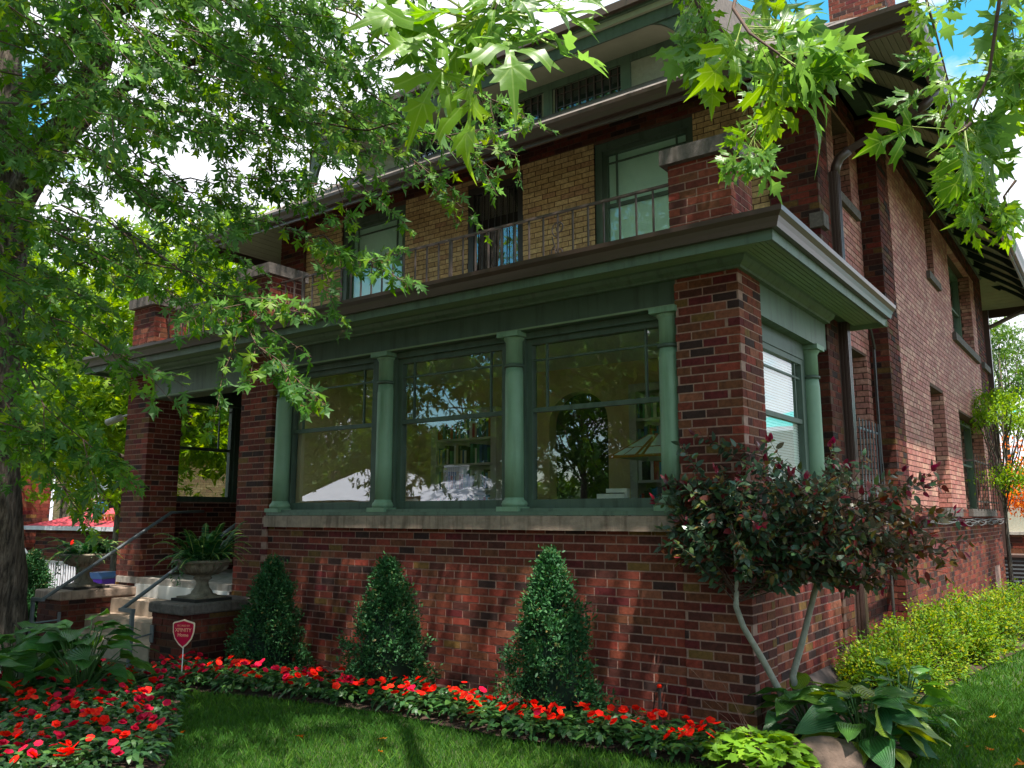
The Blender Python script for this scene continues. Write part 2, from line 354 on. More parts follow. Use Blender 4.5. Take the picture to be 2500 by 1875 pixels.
BOXF = np.array([(0,3,2,1),(4,5,6,7),(0,1,5,4),(1,2,6,5),(2,3,7,6),(3,0,4,7)])
def unit_box(m):
    me = bpy.data.meshes.new('brick'); me.from_pydata([tuple(v) for v in BOXV], [], [tuple(f) for f in BOXF]); me.materials.append(M[m]); return me
def place_bricks(bricks, m, parent, nobj, name='brick', key=None):
    "nearest nobj bricks as objects (sharing meshes), the rest as one part"
    if not bricks: return
    B = np.array(bricks)
    if nobj:
        c = (B[:, :3]+B[:, 3:])/2; d = np.linalg.norm(c-CAMLOC, axis=1)
        order = np.argsort(d); B = B[order]
    um = {}
    for b in B[:nobj]:
        sz = tuple(np.round(b[3:]-b[:3], 3))
        if sz not in um:
            V = (BOXV*np.array(b[3:]-b[:3])); me = bpy.data.meshes.new(name); me.from_pydata([tuple(v) for v in V], [], [tuple(f) for f in BOXF]); me.materials.append(M[m]); um[sz] = me
        o = link(name, um[sz], parent); o.location = b[:3]
    rest = B[nobj:]
    if len(rest):
        V = rest[:, None, :3] + BOXV[None]*(rest[:, None, 3:]-rest[:, None, :3])
        F = BOXF[None] + (np.arange(len(rest))*8)[:, None, None]
        a = np.repeat(rng.random(len(rest)), 8)
        me = npmesh(name, V.reshape(-1, 3), F.reshape(-1, 4), m, a)
        link(name+'work', me, parent, kind='stuff')
def panels(face, p0, p1, u0, u1, z0, z1, holes, mb):
    "solid wall core between planes p0..p1 with rectangular openings"
    us = sorted({u0, u1, *[h for q in holes for h in q[:2] if u0 < h < u1]}); zs = sorted({z0, z1, *[h for q in holes for h in q[2:] if z0 < h < z1]})
    for i in range(len(us)-1):
        run = None
        for j in range(len(zs)-1):
            cu, cz = (us[i]+us[i+1])/2, (zs[j]+zs[j+1])/2
            if any(h[0] < cu < h[1] and h[2] < cz < h[3] for h in holes):
                if run is not None: _pb(mb, face, p0, p1, us[i], us[i+1], run, zs[j]); run = None
            elif run is None: run = zs[j]
        if run is not None: _pb(mb, face, p0, p1, us[i], us[i+1], run, z1)
def _pb(mb, face, p0, p1, a, b, c, d):
    if face == 'y': mb.box(a, p0, c, b, p1, d)
    else: mb.box(p0, a, c, p1, b, d)

# ------------------------------------------------------------------ ground
def gh(x, y):
    t = min(1, max(0, (-10.8-x)/8.5)); t = t*t*(3-2*t)
    return -1.3*t
def build_ground():
    xs = np.concatenate([np.linspace(-400, -40, 12), np.linspace(-36, -22, 8), np.linspace(-20, 8, 57), np.linspace(12, 60, 9), np.linspace(100, 400, 5)])
    ys = np.concatenate([np.linspace(-400, -40, 10), np.linspace(-30, 30, 61), np.linspace(40, 400, 10)])
    V = []; F = []
    for j, y in enumerate(ys):
        for i, x in enumerate(xs):
            z = gh(x, y) + (0.02*noise.noise(Vector((x*0.6, y*0.6, 0))) if abs(x) < 30 and abs(y) < 30 else 0)
            V.append((x, y, z-0.02))
    nx = len(xs)
    for j in range(len(ys)-1):
        for i in range(nx-1): F.append((j*nx+i, j*nx+i+1, (j+1)*nx+i+1, (j+1)*nx+i))
    me = npmesh('lawn_ground', np.array(V), np.array(F), 'soil', smooth=True)
    link('lawn_ground', me, kind='structure')
build_ground()
# mulch bed along the house and in front of the steps
wallbed = [(-5.75, 0.1), (-5.72, -1.30), (-4.95, -1.62), (-4.2, -1.38), (-3.4, -1.22), (-2.7, -1.12), (-2.0, -1.16), (-1.4, -1.14), (-0.8, -1.02), (-0.2, -0.98), (0.5, -0.9), (0.98, -0.5), (1.08, 0.2), (0.92, 1.0), (0.72, 1.6), (0.78, 2.4), (0.98, 4.4), (1.2, 6.0), (1.5, 9.0), (1.6, 14.0), (0.0, 14.0), (0.0, 0.1)]
leftbed = [(-6.35, -1.75), (-5.5, -1.62), (-4.95, -1.64), (-4.45, -1.86), (-3.75, -2.35), (-3.15, -2.75), (-2.75, -3.05), (-2.65, -3.6), (-3.3, -4.6), (-5.5, -4.9), (-7.0, -3.6)]
def flat(name, poly, z, m, **p):
    mb = MB(); mb.add([(x, y, z) for x, y in poly], [tuple(range(len(poly)))]); return mb.build(name, m, None, **p)
flat('mulch_bed', wallbed, 0.008, 'mulch', kind='structure')
flat('mulch_bed', leftbed, 0.012, 'mulch', kind='structure')
mb = MB()
for i in range(10): mb.box(-8.45, -1.66-1.22*(i+1)+0.012, -0.05, -6.46, -1.66-1.22*i, 0.03)
mb.build('front_walk', 'concrete', None, kind='structure')
mb = MB()
for i in range(26): mb.box(-60+i*4+0.012, -13.9, -1.5, -56+i*4, -12.4, 0.035 if i*4-60 > -14 else gh(-58+i*4, 0)+0.035)
mb.build('public_sidewalk', 'concrete', None, kind='structure')
mb = MB()
for i in range(60):
    x = -200+i*6.0; mb.box(x, -24, gh(x, 0)-0.3, x+6.0, -15.5, gh(x, 0)+0.012)
mb.build('street', 'asphalt', None, kind='structure')

# ------------------------------------------------------------------ the house
H = thing('brick_house', 'two storey dark brick house with buff brick panels, green trimmed sun porch and deep eaves', 'house', (0, 0, 0))
XT, XS = -0.05, 0.17        # recessed side wall plane / long side wall plane
YU = 2.5                    # upper front wall
mwall = MB()
# cores (mortar coloured)
def seg(name, boxes, m, bricks, bm_, nobj, label=None, holes=None, bname='brick'):
    mb = MB()
    for q in boxes:
        if callable(q): q(mb)
        else: mb.box(*q)
    o = mb.build(name, m, H)
    if label: o['label'] = label
    place_bricks(bricks, bm_, o, nobj, bname); return o
seg('wall', [(-5.8, 0.028, -0.3, -0.56, 0.24, 1.47)], 'mortar', lay('y', 0.02, -1, -5.8, -0.56, 0, 1.47), 'brick', 130, 'dark red brick wall under the front windows')
seg('pier', [(-0.552, 0.008, -0.3, -0.008, 0.5, 3.56)], 'mortar', lay('y', 0.0, -1, -0.56, 0.0, 0, 3.56, e1=(0, 0.10)) + lay('x', 0.0, 1, 0.0, 0.5, 0, 3.56, e0=(0.10, 0)), 'brick', 120, 'corner pier of dark red and brown brick')
seg('wall', [(-0.24, 0.5, -0.3, -0.028, 2.44, 1.47)], 'mortar', lay('x', -0.02, 1, 0.5, 2.45, 0, 1.47), 'brick', 0)
seg('pier', [(-6.402, 0.008, -0.3, -5.808, 0.5, 3.56)], 'mortar', lay('y', 0.0, -1, -6.41, -5.8, 0, 3.56, e1=(0, 0.10)) + lay('x', -5.80, 1, 0.0, 0.5, 1.6, 3.56, e0=(0.10, 0)), 'brick', 25, 'middle pier right of the entrance')
seg('pier', [(-9.052, 0.008, -0.3, -8.488, 0.5, 3.56)], 'mortar', lay('y', 0.0, -1, -9.06, -8.48, 0, 3.56, e1=(0, 0.10)) + lay('x', -8.48, 1, 0.0, 0.5, 0, 3.56, e0=(0.10, 0)), 'brick', 25, 'left pier of the entrance porch')
# dark corner pilasters and red bands of the house proper
LW = [(9.5, 12.25, 1.70, 3.35), (7.0, 8.1, 1.70, 3.48)]
seg('pilaster', [(-0.53, 2.458, -0.3, -0.008, 2.9, 6.62)], 'dmortar', lay('y', 2.45, -1, -0.54, 0.0, 1.47, 6.62, e1=(0, 0.10)) + lay('x', 0.0, 1, 2.45, 2.86, 0, 6.62, e0=(0.10, 0)), 'dbrick', 160, 'very dark brick corner pilaster beside the downspout')
seg('pilaster', [(-8.93, 2.458, 3.7, -8.35, 2.7, 6.62)], 'dmortar', lay('y', 2.45, -1, -8.94, -8.34, 3.7, 6.62), 'dbrick', 0)
seg('brick_band', [(-8.34, YU-0.002, 6.33, -0.54, YU+0.22, 6.62)], 'dmortar', lay('y', YU-0.01, -1, -8.34, -0.54, 6.335, 6.62), 'dbrick', 20)
seg('wall', [(XT-0.22, 2.9, -0.3, XT-0.008, 4.46, 1.70)], 'dmortar', lay('x', XT+0.005, 1, 2.86, 4.45, 0, 1.70), 'dbrick', 0)
seg('brick_band', [(XT-0.22, 2.9, 6.37, XT-0.008, 4.46, 6.66)], 'dmortar', lay('x', XT+0.005, 1, 2.86, 4.45, 6.37, 6.66), 'dbrick', 0)
seg('pilaster', [(-0.06, 4.458, -0.3, XS-0.008, 5.09, 6.62)], 'dmortar', lay('y', 4.45, -1, XT, XS, 0, 6.62, e1=(0, 0.10)) + lay('x', XS+0.004, 1, 4.45, 5.09, 0, 6.62, e0=(0.10, 0)), 'dbrick', 110, 'second dark brick pilaster on the side wall')
seg('wall', [(XS-0.22, 5.09, -0.3, XS-0.008, 13.9, 1.70)], 'mortar', lay('x', XS+0.004, 1, 5.09, 13.9, 0.0, 1.56, holes=[(12.3, 13.1, 0.2, 0.62)]) + lay('x', XS+0.004, 1, 5.09, 13.9, 1.58, 1.70, holes=[(9.64, 12.67, 1.5, 1.8), (7.15, 8.58, 1.5, 1.8)]), 'brick', 0, 'sunlit red brick base of the side wall')
seg('brick_band', [(XS-0.22, 5.09, 6.37, XS-0.008, 13.9, 6.66)], 'dmortar', lay('x', XS+0.004, 1, 5.09, 13.9, 6.37, 6.66), 'dbrick', 0)
seg('pilaster', [(-0.2, 12.79, 1.70, XS-0.008, 13.89, 6.37)], 'dmortar', lay('x', XS+0.004, 1, 12.79, 13.9, 1.70, 6.37, e1=(0, 0.1)), 'dbrick', 0)
seg('rear_wall', [(-8.9, 13.7, -0.3, -0.2, 13.85, 6.62)], 'dmortar', lay('y', 13.9, 1, -8.9, XS, 0, 6.6, e1=(0.1, 0)), 'dbrick', 0)
bx('left_wall', 'dmortar', (-8.94, 2.7, -0.3, -8.75, 13.7, 6.62), H); bx('inner_wall', 'dmortar', (-8.75, 2.62, -0.3, -0.55, 2.72, 3.8), H)
# buff panels
DOOR = (-4.86, -3.90, 3.9, 6.20); WR = (-2.78, -1.42, 4.75, 6.31); WLF = (-7.47, -6.08, 4.75, 6.28)
fh = [DOOR, WR, WLF]
core = MB(); panels('y', YU+0.0085, YU+0.2, -8.34, -0.54, 3.80, 6.33, fh, core)
wt = core.build('wall', 'dmortar', H, label='buff brick upper front wall behind the balcony')
ex = [(-0.008,)]
tanA = lay('y', YU, -1, -8.34, -0.54, 3.80, 6.33, holes=fh, depth=0.09, jit=0.002)
place_bricks(tanA, 'tan', wt, 100, 'buff_brick')
# the jambs of the openings in the buff wall, brick ends
RW1 = (3.35, 4.05, 5.32, 6.30); RW0 = (3.40, 4.27, 1.72, 3.50); SL = (7.58, 8.17, 5.32, 6.36); UW = (9.67, 12.2, 4.72, 6.34)
def jamb(bb, X):
    a, b, c, d = bb; return lay('y', b, -1, X-0.195, X-0.001, c, d, depth=0.03, L=0.2, jit=0.001, proud=0.003)
sh = [SL, UW] + LW
seg('wall', [lambda mb: panels('x', XT-0.2, XT-0.009, 2.9, 4.46, 1.70, 6.37, [RW1, RW0], mb)], 'dmortar', lay('x', XT, 1, 2.9, 4.45, 1.70, 6.37, holes=[RW1, RW0], depth=0.09) + jamb(RW1, XT) + jamb(RW0, XT), 'sunbuff', 120, 'recessed strip of buff brick side wall coloured pinkish as if sunlit', bname='buff_brick')
jb = []
for q in sh: jb += jamb(q, XS)
seg('wall', [lambda mb: panels('x', XS-0.2, XS-0.009, 5.09, 12.79, 1.70, 6.37, sh, mb)], 'dmortar', lay('x', XS, 1, 5.09, 12.79, 1.70, 6.37, holes=sh, depth=0.09) + jb, 'sunbuff', 80, 'long buff brick side wall coloured pinkish as if sunlit', bname='buff_brick')
# stone
mbs = MB().box(-5.80, -0.045, 1.47, -4.1, 0.25, 1.597).build('stone_sill', 'stone', H)
MB().box(-4.094, -0.045, 1.47, -2.34, 0.25, 1.597).build('stone_sill', 'stone', H)
MB().box(-2.334, -0.045, 1.47, -0.56, 0.25, 1.597).build('stone_sill', 'stone', H)
MB().box(-0.25, 0.51, 1.47, 0.035, 2.44, 1.597).build('stone_sill', 'stone', H)
for (x0, y0, x1, y1, z) in ((-0.635, -0.06, 0.01, 0.57, 4.56), (-6.56, -0.06, -5.90, 0.56, 4.55), (-9.11, -0.06, -8.46, 0.56, 4.55)):
    q = MB(); q.box(x0, y0, z, x1, y1, z+0.135); o = q.build('cap_stone', 'capstone', H)
for b in ((-0.10, 2.40, 4.60, 0.045, 2.60, 4.76), (XS-0.05, 7.45, 5.19, XS+0.05, 8.42, 5.31), (XS-0.05, 9.5, 4.58, XS+0.06, 12.42, 4.71),
          (XT-0.05, 3.2, 5.20, XT+0.05, 4.25, 5.31), (XS-0.05, 7.15, 1.585, XS+0.07, 8.58, 1.71), (XS-0.05, 9.64, 1.585, XS+0.07, 12.67, 1.71),
          (XS-0.05, 13.0, 4.58, XS+0.06, 13.95, 4.71), (XT-0.05, 3.2, 1.585, XT+0.06, 4.4, 1.71)):
    bx('stone_sill', 'capstone', b, H)
# balcony piers
for (x0, x1, y1) in ((-0.585, -0.03, 0.5), (-6.5, -5.95, 0.5), (-9.06, -8.50, 0.5)):
    c = MB().box(x0+0.008, 0.008, 3.6, x1-0.008, y1, 4.56).build('balcony_pier', 'mortar', H)
    br = lay('y', 0.0, -1, x0, x1, 3.6, 4.56, e1=(0, 0.1)) + lay('x', x1, 1, 0.0, y1, 3.6, 4.56, e0=(0.1, 0)) + lay('x', x0, -1, 0.0, y1, 3.6, 4.56, e0=(0.1, 0))
    place_bricks(br, 'brick', c, 60 if x1 > -1 else 10)

# --- porch roof edge: swept mouldings running left return, front, right return
def sweep(name, prof, m, xL, xR, yF, yB, parent=H, smooth=False):
    "prof: closed list of (d outwards, z)"
    mb = MB(); n = len(prof); rings = []
    for d, z in prof: rings.append([(xL-d, yB, z), (xL-d, yF-d, z), (xR+d, yF-d, z), (xR+d, yB, z)])
    vs = [rings[i][k] for k in range(4) for i in range(n)]
    fs = [(k*n+i, k*n+(i+1) % n, (k+1)*n+(i+1) % n, (k+1)*n+i) for k in range(3) for i in range(n)]
    fs += [tuple(range(n)), tuple(3*n+i for i in reversed(range(n)))]
    return mb.add(vs, fs).build(name, m, parent, smooth)
PX0, PX1, PYB = -9.06, 0.0, 3.10
sweep('fascia', [(0.405, 3.595), (0.43, 3.59), (0.44, 3.70), (0.405, 3.74)], 'trim2', PX0, PX1, 0, PYB)
sweep('gutter', [(0.442, 3.665), (0.485, 3.665), (0.497, 3.70), (0.512, 3.735), (0.54, 3.765), (0.545, 3.80), (0.53, 3.80), (0.442, 3.80)], 'gutter', PX0, PX1, 0, PYB)
sweep('roof_edge', [(-0.2, 3.72), (0.441, 3.72), (0.441, 3.79), (-0.2, 3.83)], 'roof', PX0, PX1, 0, PYB)
sweep('crown_moulding', [(-0.02, 3.555), (0.03, 3.555), (0.035, 3.575), (0.075, 3.60), (0.09, 3.635), (0.115, 3.64), (0.115, 3.66), (-0.02, 3.66)], 'trim2', PX0, PX1, 0, 2.44)
nb = 7; bw = (0.405-0.10)/nb
for k in range(nb):          # soffit boards, mitred at both corners
    a, b = 0.10+k*bw+0.002, 0.10+(k+1)*bw-0.004
    for nm, q in (('front', [(PX0-a, -a), (PX1+a, -a), (PX1+b, -b), (PX0-b, -b)]), ('side', [(PX1+a, PYB), (PX1+a, -a), (PX1+b, -b), (PX1+b, PYB)]), ('l', [(PX0-a, 2.4), (PX0-a, -a), (PX0-b, -b), (PX0-b, 2.4)])):
        MB().prism(q, 'z', 3.642, 3.655).build('soffit_board', 'soffit', H)
sweep('soffit_backing', [(0.0, 3.657), (0.40, 3.657), (0.40, 3.70), (0.0, 3.70)], 'trim', PX0, PX1, 0, PYB)
bx('soffit_end', 'soffit', (0.0, PYB+0.001, 3.59, 0.44, PYB+0.02, 3.79), H)
# beams between the piers
def beam(name, b, m='trim'): return bx(name, m, b, H)
beam('porch_beam', (-5.80, 0.03, 3.33, -0.56, 0.3, 3.56)); bx('beam_bead', 'soffit', (-5.80, 0.012, 3.335, -0.565, 0.03, 3.352), H)
beam('porch_beam', (-8.48, 0.03, 3.20, -6.41, 0.3, 3.56), 'trim2'); bx('beam_bead', 'soffit', (-8.48, 0.010, 3.21, -6.41, 0.03, 3.23), H)
beam('porch_beam', (-0.30, 0.5, 3.28, -0.02, 2.45, 3.56), 'trim2'); beam('porch_beam', (-9.02, 0.5, 3.28, -8.8, 2.45, 3.56))
bx('porch_ceiling', 'trim', (-9.0, 0.25, 3.50, -0.2, 2.6, 3.6), H)
bx('balcony_deck', 'roof', (-9.3, -0.25, 3.73, 0.25, 2.55, 3.845), H)
# sun porch windows ------------------------------------------------------
XW = [(-5.66, -4.22), (-3.88, -2.43), (-2.18, -0.72)]
def sash_front(x0, x1, z0, z1, zm, y, mg='glass', par=H, fr='trim', munt=True, bz=None, left=0.17, top=0.16, plane='y', sgn=-1, fw=0.055):
    "double hung window with a prairie upper sash; plane y (or x), frame depth behind y"
    def B(nm, m, a, b, c, d, p0, p1, parent):
        bb = (a, p0, c, b, p1, d) if plane == 'y' else (p0, a, c, p1, b, d)
        return bx(nm, m, bb, parent)
    s = -sgn
    def rngp(p, q): return (min(y+s*p, y+s*q), max(y+s*p, y+s*q))
    mbf = MB()
    for (a, b, c, d) in ((x0, x0+fw, z0, z1), (x1-fw, x1, z0, z1), (x0+fw, x1-fw, z1-fw, z1), (x0+fw, x1-fw, z0, z0+fw*1.5)):
        p = rngp(0, 0.08); mbf.box(*((a, p[0], c, b, p[1], d) if plane == 'y' else (p[0], a, c, p[1], b, d)))
    wdw = mbf.build('window', fr, par)
    a0, a1, c0, c1 = x0+fw, x1-fw, z0+fw*1.5, z1-fw
    p = rngp(0.012, 0.05); B('meeting_rail', fr, a0+0.001, a1-0.001, zm-0.022, zm+0.022, p[0], p[1], wdw)
    if munt:
        p = rngp(0.016, 0.042)
        B('muntin', fr, a0+left-0.009, a0+left+0.009, zm+0.023, c1-0.001, p[0], p[1], wdw); B('muntin', fr, a1-left-0.009, a1-left+0.009, zm+0.023, c1-0.001, p[0], p[1], wdw)
        p = rngp(0.018, 0.04); mbb = MB()
        for (u0, u1) in ((a0+0.001, a0+left-0.01), (a0+left+0.01, a1-left-0.01), (a1-left+0.01, a1-0.001)):
            mbb.box(*((u0, p[0], c1-top-0.009, u1, p[1], c1-top+0.009) if plane == 'y' else (p[0], u0, c1-top-0.009, p[1], u1, c1-top+0.009)))
        mbb.build('muntin', fr, wdw)
    p = rngp(0.030, 0.033); B('pane', mg, a0-0.004, a1+0.004, zm+0.01, c1+0.004, p[0], p[1], wdw)
    p = rngp(0.038, 0.041); B('pane', mg, a0-0.004, a1+0.004, c0-0.004, zm-0.01, p[0], p[1], wdw)
    if bz:
        mbb = MB(); z = c1-0.01
        while z > bz:
            q = rngp(0.060, 0.068)
            if plane == 'y': mbb.add([(a0, q[0], z-0.026), (a1, q[0], z-0.026), (a1, q[1], z+.006), (a0, q[1], z+.006)], [(0, 1, 2, 3)])
            else: mbb.add([(q[1], a0, z-0.026), (q[1], a1, z-0.026), (q[0], a1, z), (q[0], a0, z)], [(0, 1, 2, 3)])
            z -= 0.026
        mbb.build('blind', 'blind', wdw)
    return wdw
for i, (x0, x1) in enumerate(XW):
    sash_front(x0, x1, 1.665, 3.27, 2.585, 0.165, left=0.155, top=0.15)
# casings behind the columns, head board, wooden sill
bx('window_head', 'trim', (-5.80, 0.12, 3.27, -0.56, 0.26, 3.33), H)
for a, b in ((-5.80, -5.66), (-4.22, -3.88), (-2.43, -2.18), (-0.72, -0.56)): bx('casing', 'trim' if a > -5 else 'trim', (a, 0.12, 1.60, b, 0.27, 3.27), H)
bx('wood_sill', 'trim2', (-5.80, 0.02, 1.599, -0.56, 0.28, 1.665), H)
bx('sill_nose', 'trim2', (-5.80, -0.02, 1.600, -0.565, 0.019, 1.635), H)
def column(x, y, z0=1.637, z1=3.33, r=0.094):
    c = MB(); c.lathe([(r*1.0, z0+0.13), (r*1.0, z0+0.5), (r*0.97, z1-0.42), (r*0.88, z1-0.335)], 28, (x, y, 0)); col = c.build('column', 'litgreen', H, True)
    MB().lathe([(r*0.95, z1-0.334), (r*1.07, z1-0.328), (r*1.07, z1-0.308), (r*0.95, z1-0.302)], 28, (x, y, 0)).build('ring', 'trim', col, True)
    MB().lathe([(r*0.90, z1-0.301), (r*0.90, z1-0.085), (r*1.0, z1-0.075), (r*1.12, z1-0.055), (r*1.16, z1-0.045)], 28, (x, y, 0)).build('capital', 'litgreen', col, True)
    h = r*1.32; bx('abacus', 'litgreen', (x-h, y-h, z1-0.044, x+h, y+h, z1+0.004), col)
    MB().lathe([(r*1.25, z0+0.045), (r*1.32, z0+0.07), (r*1.22, z0+0.095), (r*1.05, z0+0.11), (r*1.01, z0+0.129)], 28, (x, y, 0)).build('base', 'litgreen', col, True)
    bx('plinth', 'litgreen', (x-h, y-h, z0, x+h, y+h, z0+0.044), col)
for x in (-5.70, -4.00, -2.285, -0.665): column(x, 0.10)
column(-0.12, 2.16, 1.637, 3.28)
# side window of the sun porch
sash_front(0.62, 1.98, 1.665, 3.12, 2.50, -0.13, plane='x', sgn=1, left=0.15, top=0.14, bz=1.9)
bx('casing', 'trim', (-0.28, 1.98, 1.60, -0.14, 2.45, 3.28), H); bx('window_head', 'trim', (-0.28, 0.5, 3.12, -0.12, 1.98, 3.28), H); bx('casing', 'trim', (-0.28, 0.5, 1.6, -0.12, 0.62, 3.12), H)
bx('wood_sill', 'trim2', (-0.28, 0.51, 1.599, 0.02, 2.44, 1.64), H)
# interior of the sun porch
bx('room_floor', 'shelfw', (-5.7, 0.27, 0.74, -0.29, 2.6, 0.8), H); bx('room_ceiling', 'white', (-5.7, 0.28, 3.40, -0.29, 2.6, 3.44), H)
ra = MB(); AX0, AX1, AZ, AY = -3.40, -2.56, 2.72, 2.36
ra.box(-5.7, AY, 0.8, AX0, AY+0.16, 3.4); ra.box(AX1, AY, 0.8, -0.29, AY+0.16, 3.4)
arch = [(AX0, 3.4), (AX1, 3.4), (AX1, AZ)] + [((AX0+AX1)/2+0.42*math.cos(R(a)), AZ+0.38*math.sin(R(a))) for a in range(10, 175, 10)] + [(AX0, AZ)]
ra.prism(arch, 'y', AY, AY+0.16); ra.box(-5.72, 0.3, 0.8, -5.6, AY, 3.4); 
ra.build('room_wall', 'wall_in', H)
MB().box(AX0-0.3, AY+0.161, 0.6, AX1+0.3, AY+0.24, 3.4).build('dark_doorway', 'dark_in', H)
def bookcase(x0, x1, z1, n, label, side):
    t = thing('bookcase', label, 'bookcase', (x0, 2.12, 0.8)); W = x1-x0; Hh = z1-0.8
    q = MB(); q.box(0, 0, 0, 0.09, 0.235, Hh); q.box(W-0.09, 0, 0, W, 0.235, Hh); q.box(0.09, 0.0, Hh-0.09, W-0.09, 0.235, Hh); q.box(0.09, 0.215, 0, W-0.09, 0.235, Hh-0.09)
    q.build('case', 'shelfw', t)
    rows = []
    for k in range(n):
        z = 0.12+k*(Hh-0.2)/n; bx('shelf', 'shelfw', (0.091, 0.01, z, W-0.091, 0.214, z+0.03), t)
        x = 0.1
        while x < W-0.14:
            wd = random.uniform(0.02, 0.045); hh = random.uniform(0.55, 0.85)*((Hh-0.2)/n-0.03)
            if random.random() < 0.9:
                rows.append((x, 0.02, z+0.031, x+wd, 0.19, z+0.031+hh, random.choice(BOOKM), k))
            x += wd+0.003
    for (a, b, c, d, e, f, m, k) in rows:
        o = bx('book', m, (0, 0, 0, d-a, e-b, f-c)); o.location = (x0+a, 2.12+b, 0.8+c)
        cn = {'booka': 'red', 'bookb': 'navy', 'bookc': 'tan', 'bookd': 'black', 'booke': 'white', 'bookf': 'green', 'bookg': 'teal'}[m]
        tag(o, cn+' book on '+['the bottom', 'the second lowest', 'the third lowest', 'the third highest', 'the second highest', 'the top'][k]+' shelf of the '+side+' bookcase', 'book', 'books in the '+side+' bookcase')
def tag(o, label, cat, group=None):
    o['label'] = label; o['category'] = cat
    if group: o['group'] = group
    return o
BOOKM = []
for nm, c in (('a', (.35, .03, .03)), ('b', (.03, .08, .22)), ('c', (.4, .32, .2)), ('d', (.03, .03, .03)), ('e', (.55, .55, .52)), ('f', (.05, .2, .12)), ('g', (.02, .2, .3))):
    M['book'+nm] = plain('book_cloth_'+nm, c, 0.7, 0.1, 5, 0); BOOKM.append('book'+nm)
bookcase(-2.15, -1.15, 3.08, 6, 'white bookcase behind the right front window with the lamp before it', 'right')
bookcase(-5.15, -4.05, 2.98, 6, 'white bookcase behind the middle and left front windows with its shelves full', 'left')
# lamp, table and the box in the right-hand front window
t = thing('side_table', 'dark side table inside the right front window carrying the lamp', 'table', (-1.32, 0.95, 0.8))
bx('table_top', 'dark_in', (-0.35, -0.22, 0.80, 0.40, 0.22, 0.84), t)
for sx in (-0.32, 0.34):
    for sy in (-0.19, 0.16): bx('leg', 'dark_in', (sx, sy, 0, sx+0.03, sy+0.03, 0.799), t)
t = thing('table_lamp', 'table lamp with pale leaded glass pyramid shade and amber bands', 'lamp', (-1.16, 0.95, 1.64))
MB().box(-0.015, -0.015, 0.02, 0.015, 0.015, 0.62).build('stem', 'amber', t); MB().lathe([(0.09, 0), (0.09, 0.02), (0.02, 0.03)], 16).build('base', 'amber', t)
sh_ = MB(); a, b, z0, z1 = 0.37, 0.10, 0.50, 0.715
sh_.add([(-a,-a,z0),(a,-a,z0),(a,a,z0),(-a,a,z0),(-b,-b,z1),(b,-b,z1),(b,b,z1),(-b,b,z1)], [(0,1,5,4),(1,2,6,5),(2,3,7,6),(3,0,4,7),(4,5,6,7)])
shd = sh_.build('lamp_shade', 'shade', t)
def on(u, v, k=1.012):   # point on the front slope of the shade
    x = u; y = -(a+(b-a)*v); return (x*(1-v)*0+u*(a+(b-a)*v)*k, y*k, z0+(z1-z0)*v+0.002)
st = MB()
for (u0, v0, u1, v1, wd) in ((-0.28, 0, -0.28, 1, .05), (-0.10, 0, -0.10, 1, .05), (-1, .42, 1, .42, .014), (-1, 0.0, 1, 0.0, .05), (-1, 0, -1, 1, .02), (1, 0, 1, 1, .02), (.45, 0, .45, 1, .012), (-.65, 0, -.65, .42, .012), (.72, 0, .72, .42, .012)):
    p, q = Vector(on(u0, v0)), Vector(on(u1, v1)); st.tube([p, q], wd*0.28, 4)
    p2 = Vector((p.y, p.x, p.z)); q2 = Vector((q.y, q.x, q.z)); st.tube([(-p2.x, p2.y, p2.z), (-q2.x, q2.y, q2.z)], wd*0.28, 4)
st.build('leading', 'amber', shd)
o = bx('picture_box', 'white', (-0.14, -0.012, 0, 0.14, 0.012, 0.15)); o.location = (-1.55, 0.62, 1.66); o.rotation_euler.z = 0.1; tag(o, 'white framed picture standing inside the right front window', 'picture')
q = MB(); q.box(-0.07, -0.014, 0.0, -0.02, -0.0125, 0.035); q.box(0.04, -0.014, 0.0, 0.10, -0.0125, 0.05); q.box(-0.14, -0.014, 0.14, 0.14, -0.0125, 0.15); q.build('dark_print', 'dark_in', o)
t = bx('letter_rack', 'white', (-0.10, -0.03, 0, 0.12, 0.03, 0.19)); t.location = (-1.53, 0.70, 1.66); tag(t, 'white box of papers behind the framed picture in the window', 'box')
t = thing('window_ledge_table', 'narrow ledge table under the right front window carrying the picture', 'table', (-1.55, 0.66, 0.8))
bx('table_top', 'shelfw', (-0.3, -0.12, 0.82, 0.3, 0.12, 0.86), t); bx('leg', 'shelfw', (-0.28, -0.1, 0, -0.24, 0.1, 0.819), t); bx('leg', 'shelfw', (0.24, -0.1, 0, 0.28, 0.1, 0.819), t)

# --- entrance porch
bx('porch_floor', 'concrete', (-9.0, -0.02, 0.70, -6.41, 2.6, 0.78), H); bx('porch_foundation', 'mortar', (-8.98, 0.02, -0.3, -6.42, 2.6, 0.699), H)
bx('porch_riser', 'white', (-8.47, -0.045, 0.54, -6.42, -0.021, 0.70), H)
for k in range(3):
    z = 0.54-0.18*k; bx('step', 'steps', (-8.47, -0.046-0.32*(k+1), z-0.18-0.05, -6.43, -0.046-0.32*k+(0.02 if k else 0), z-0.0), H)
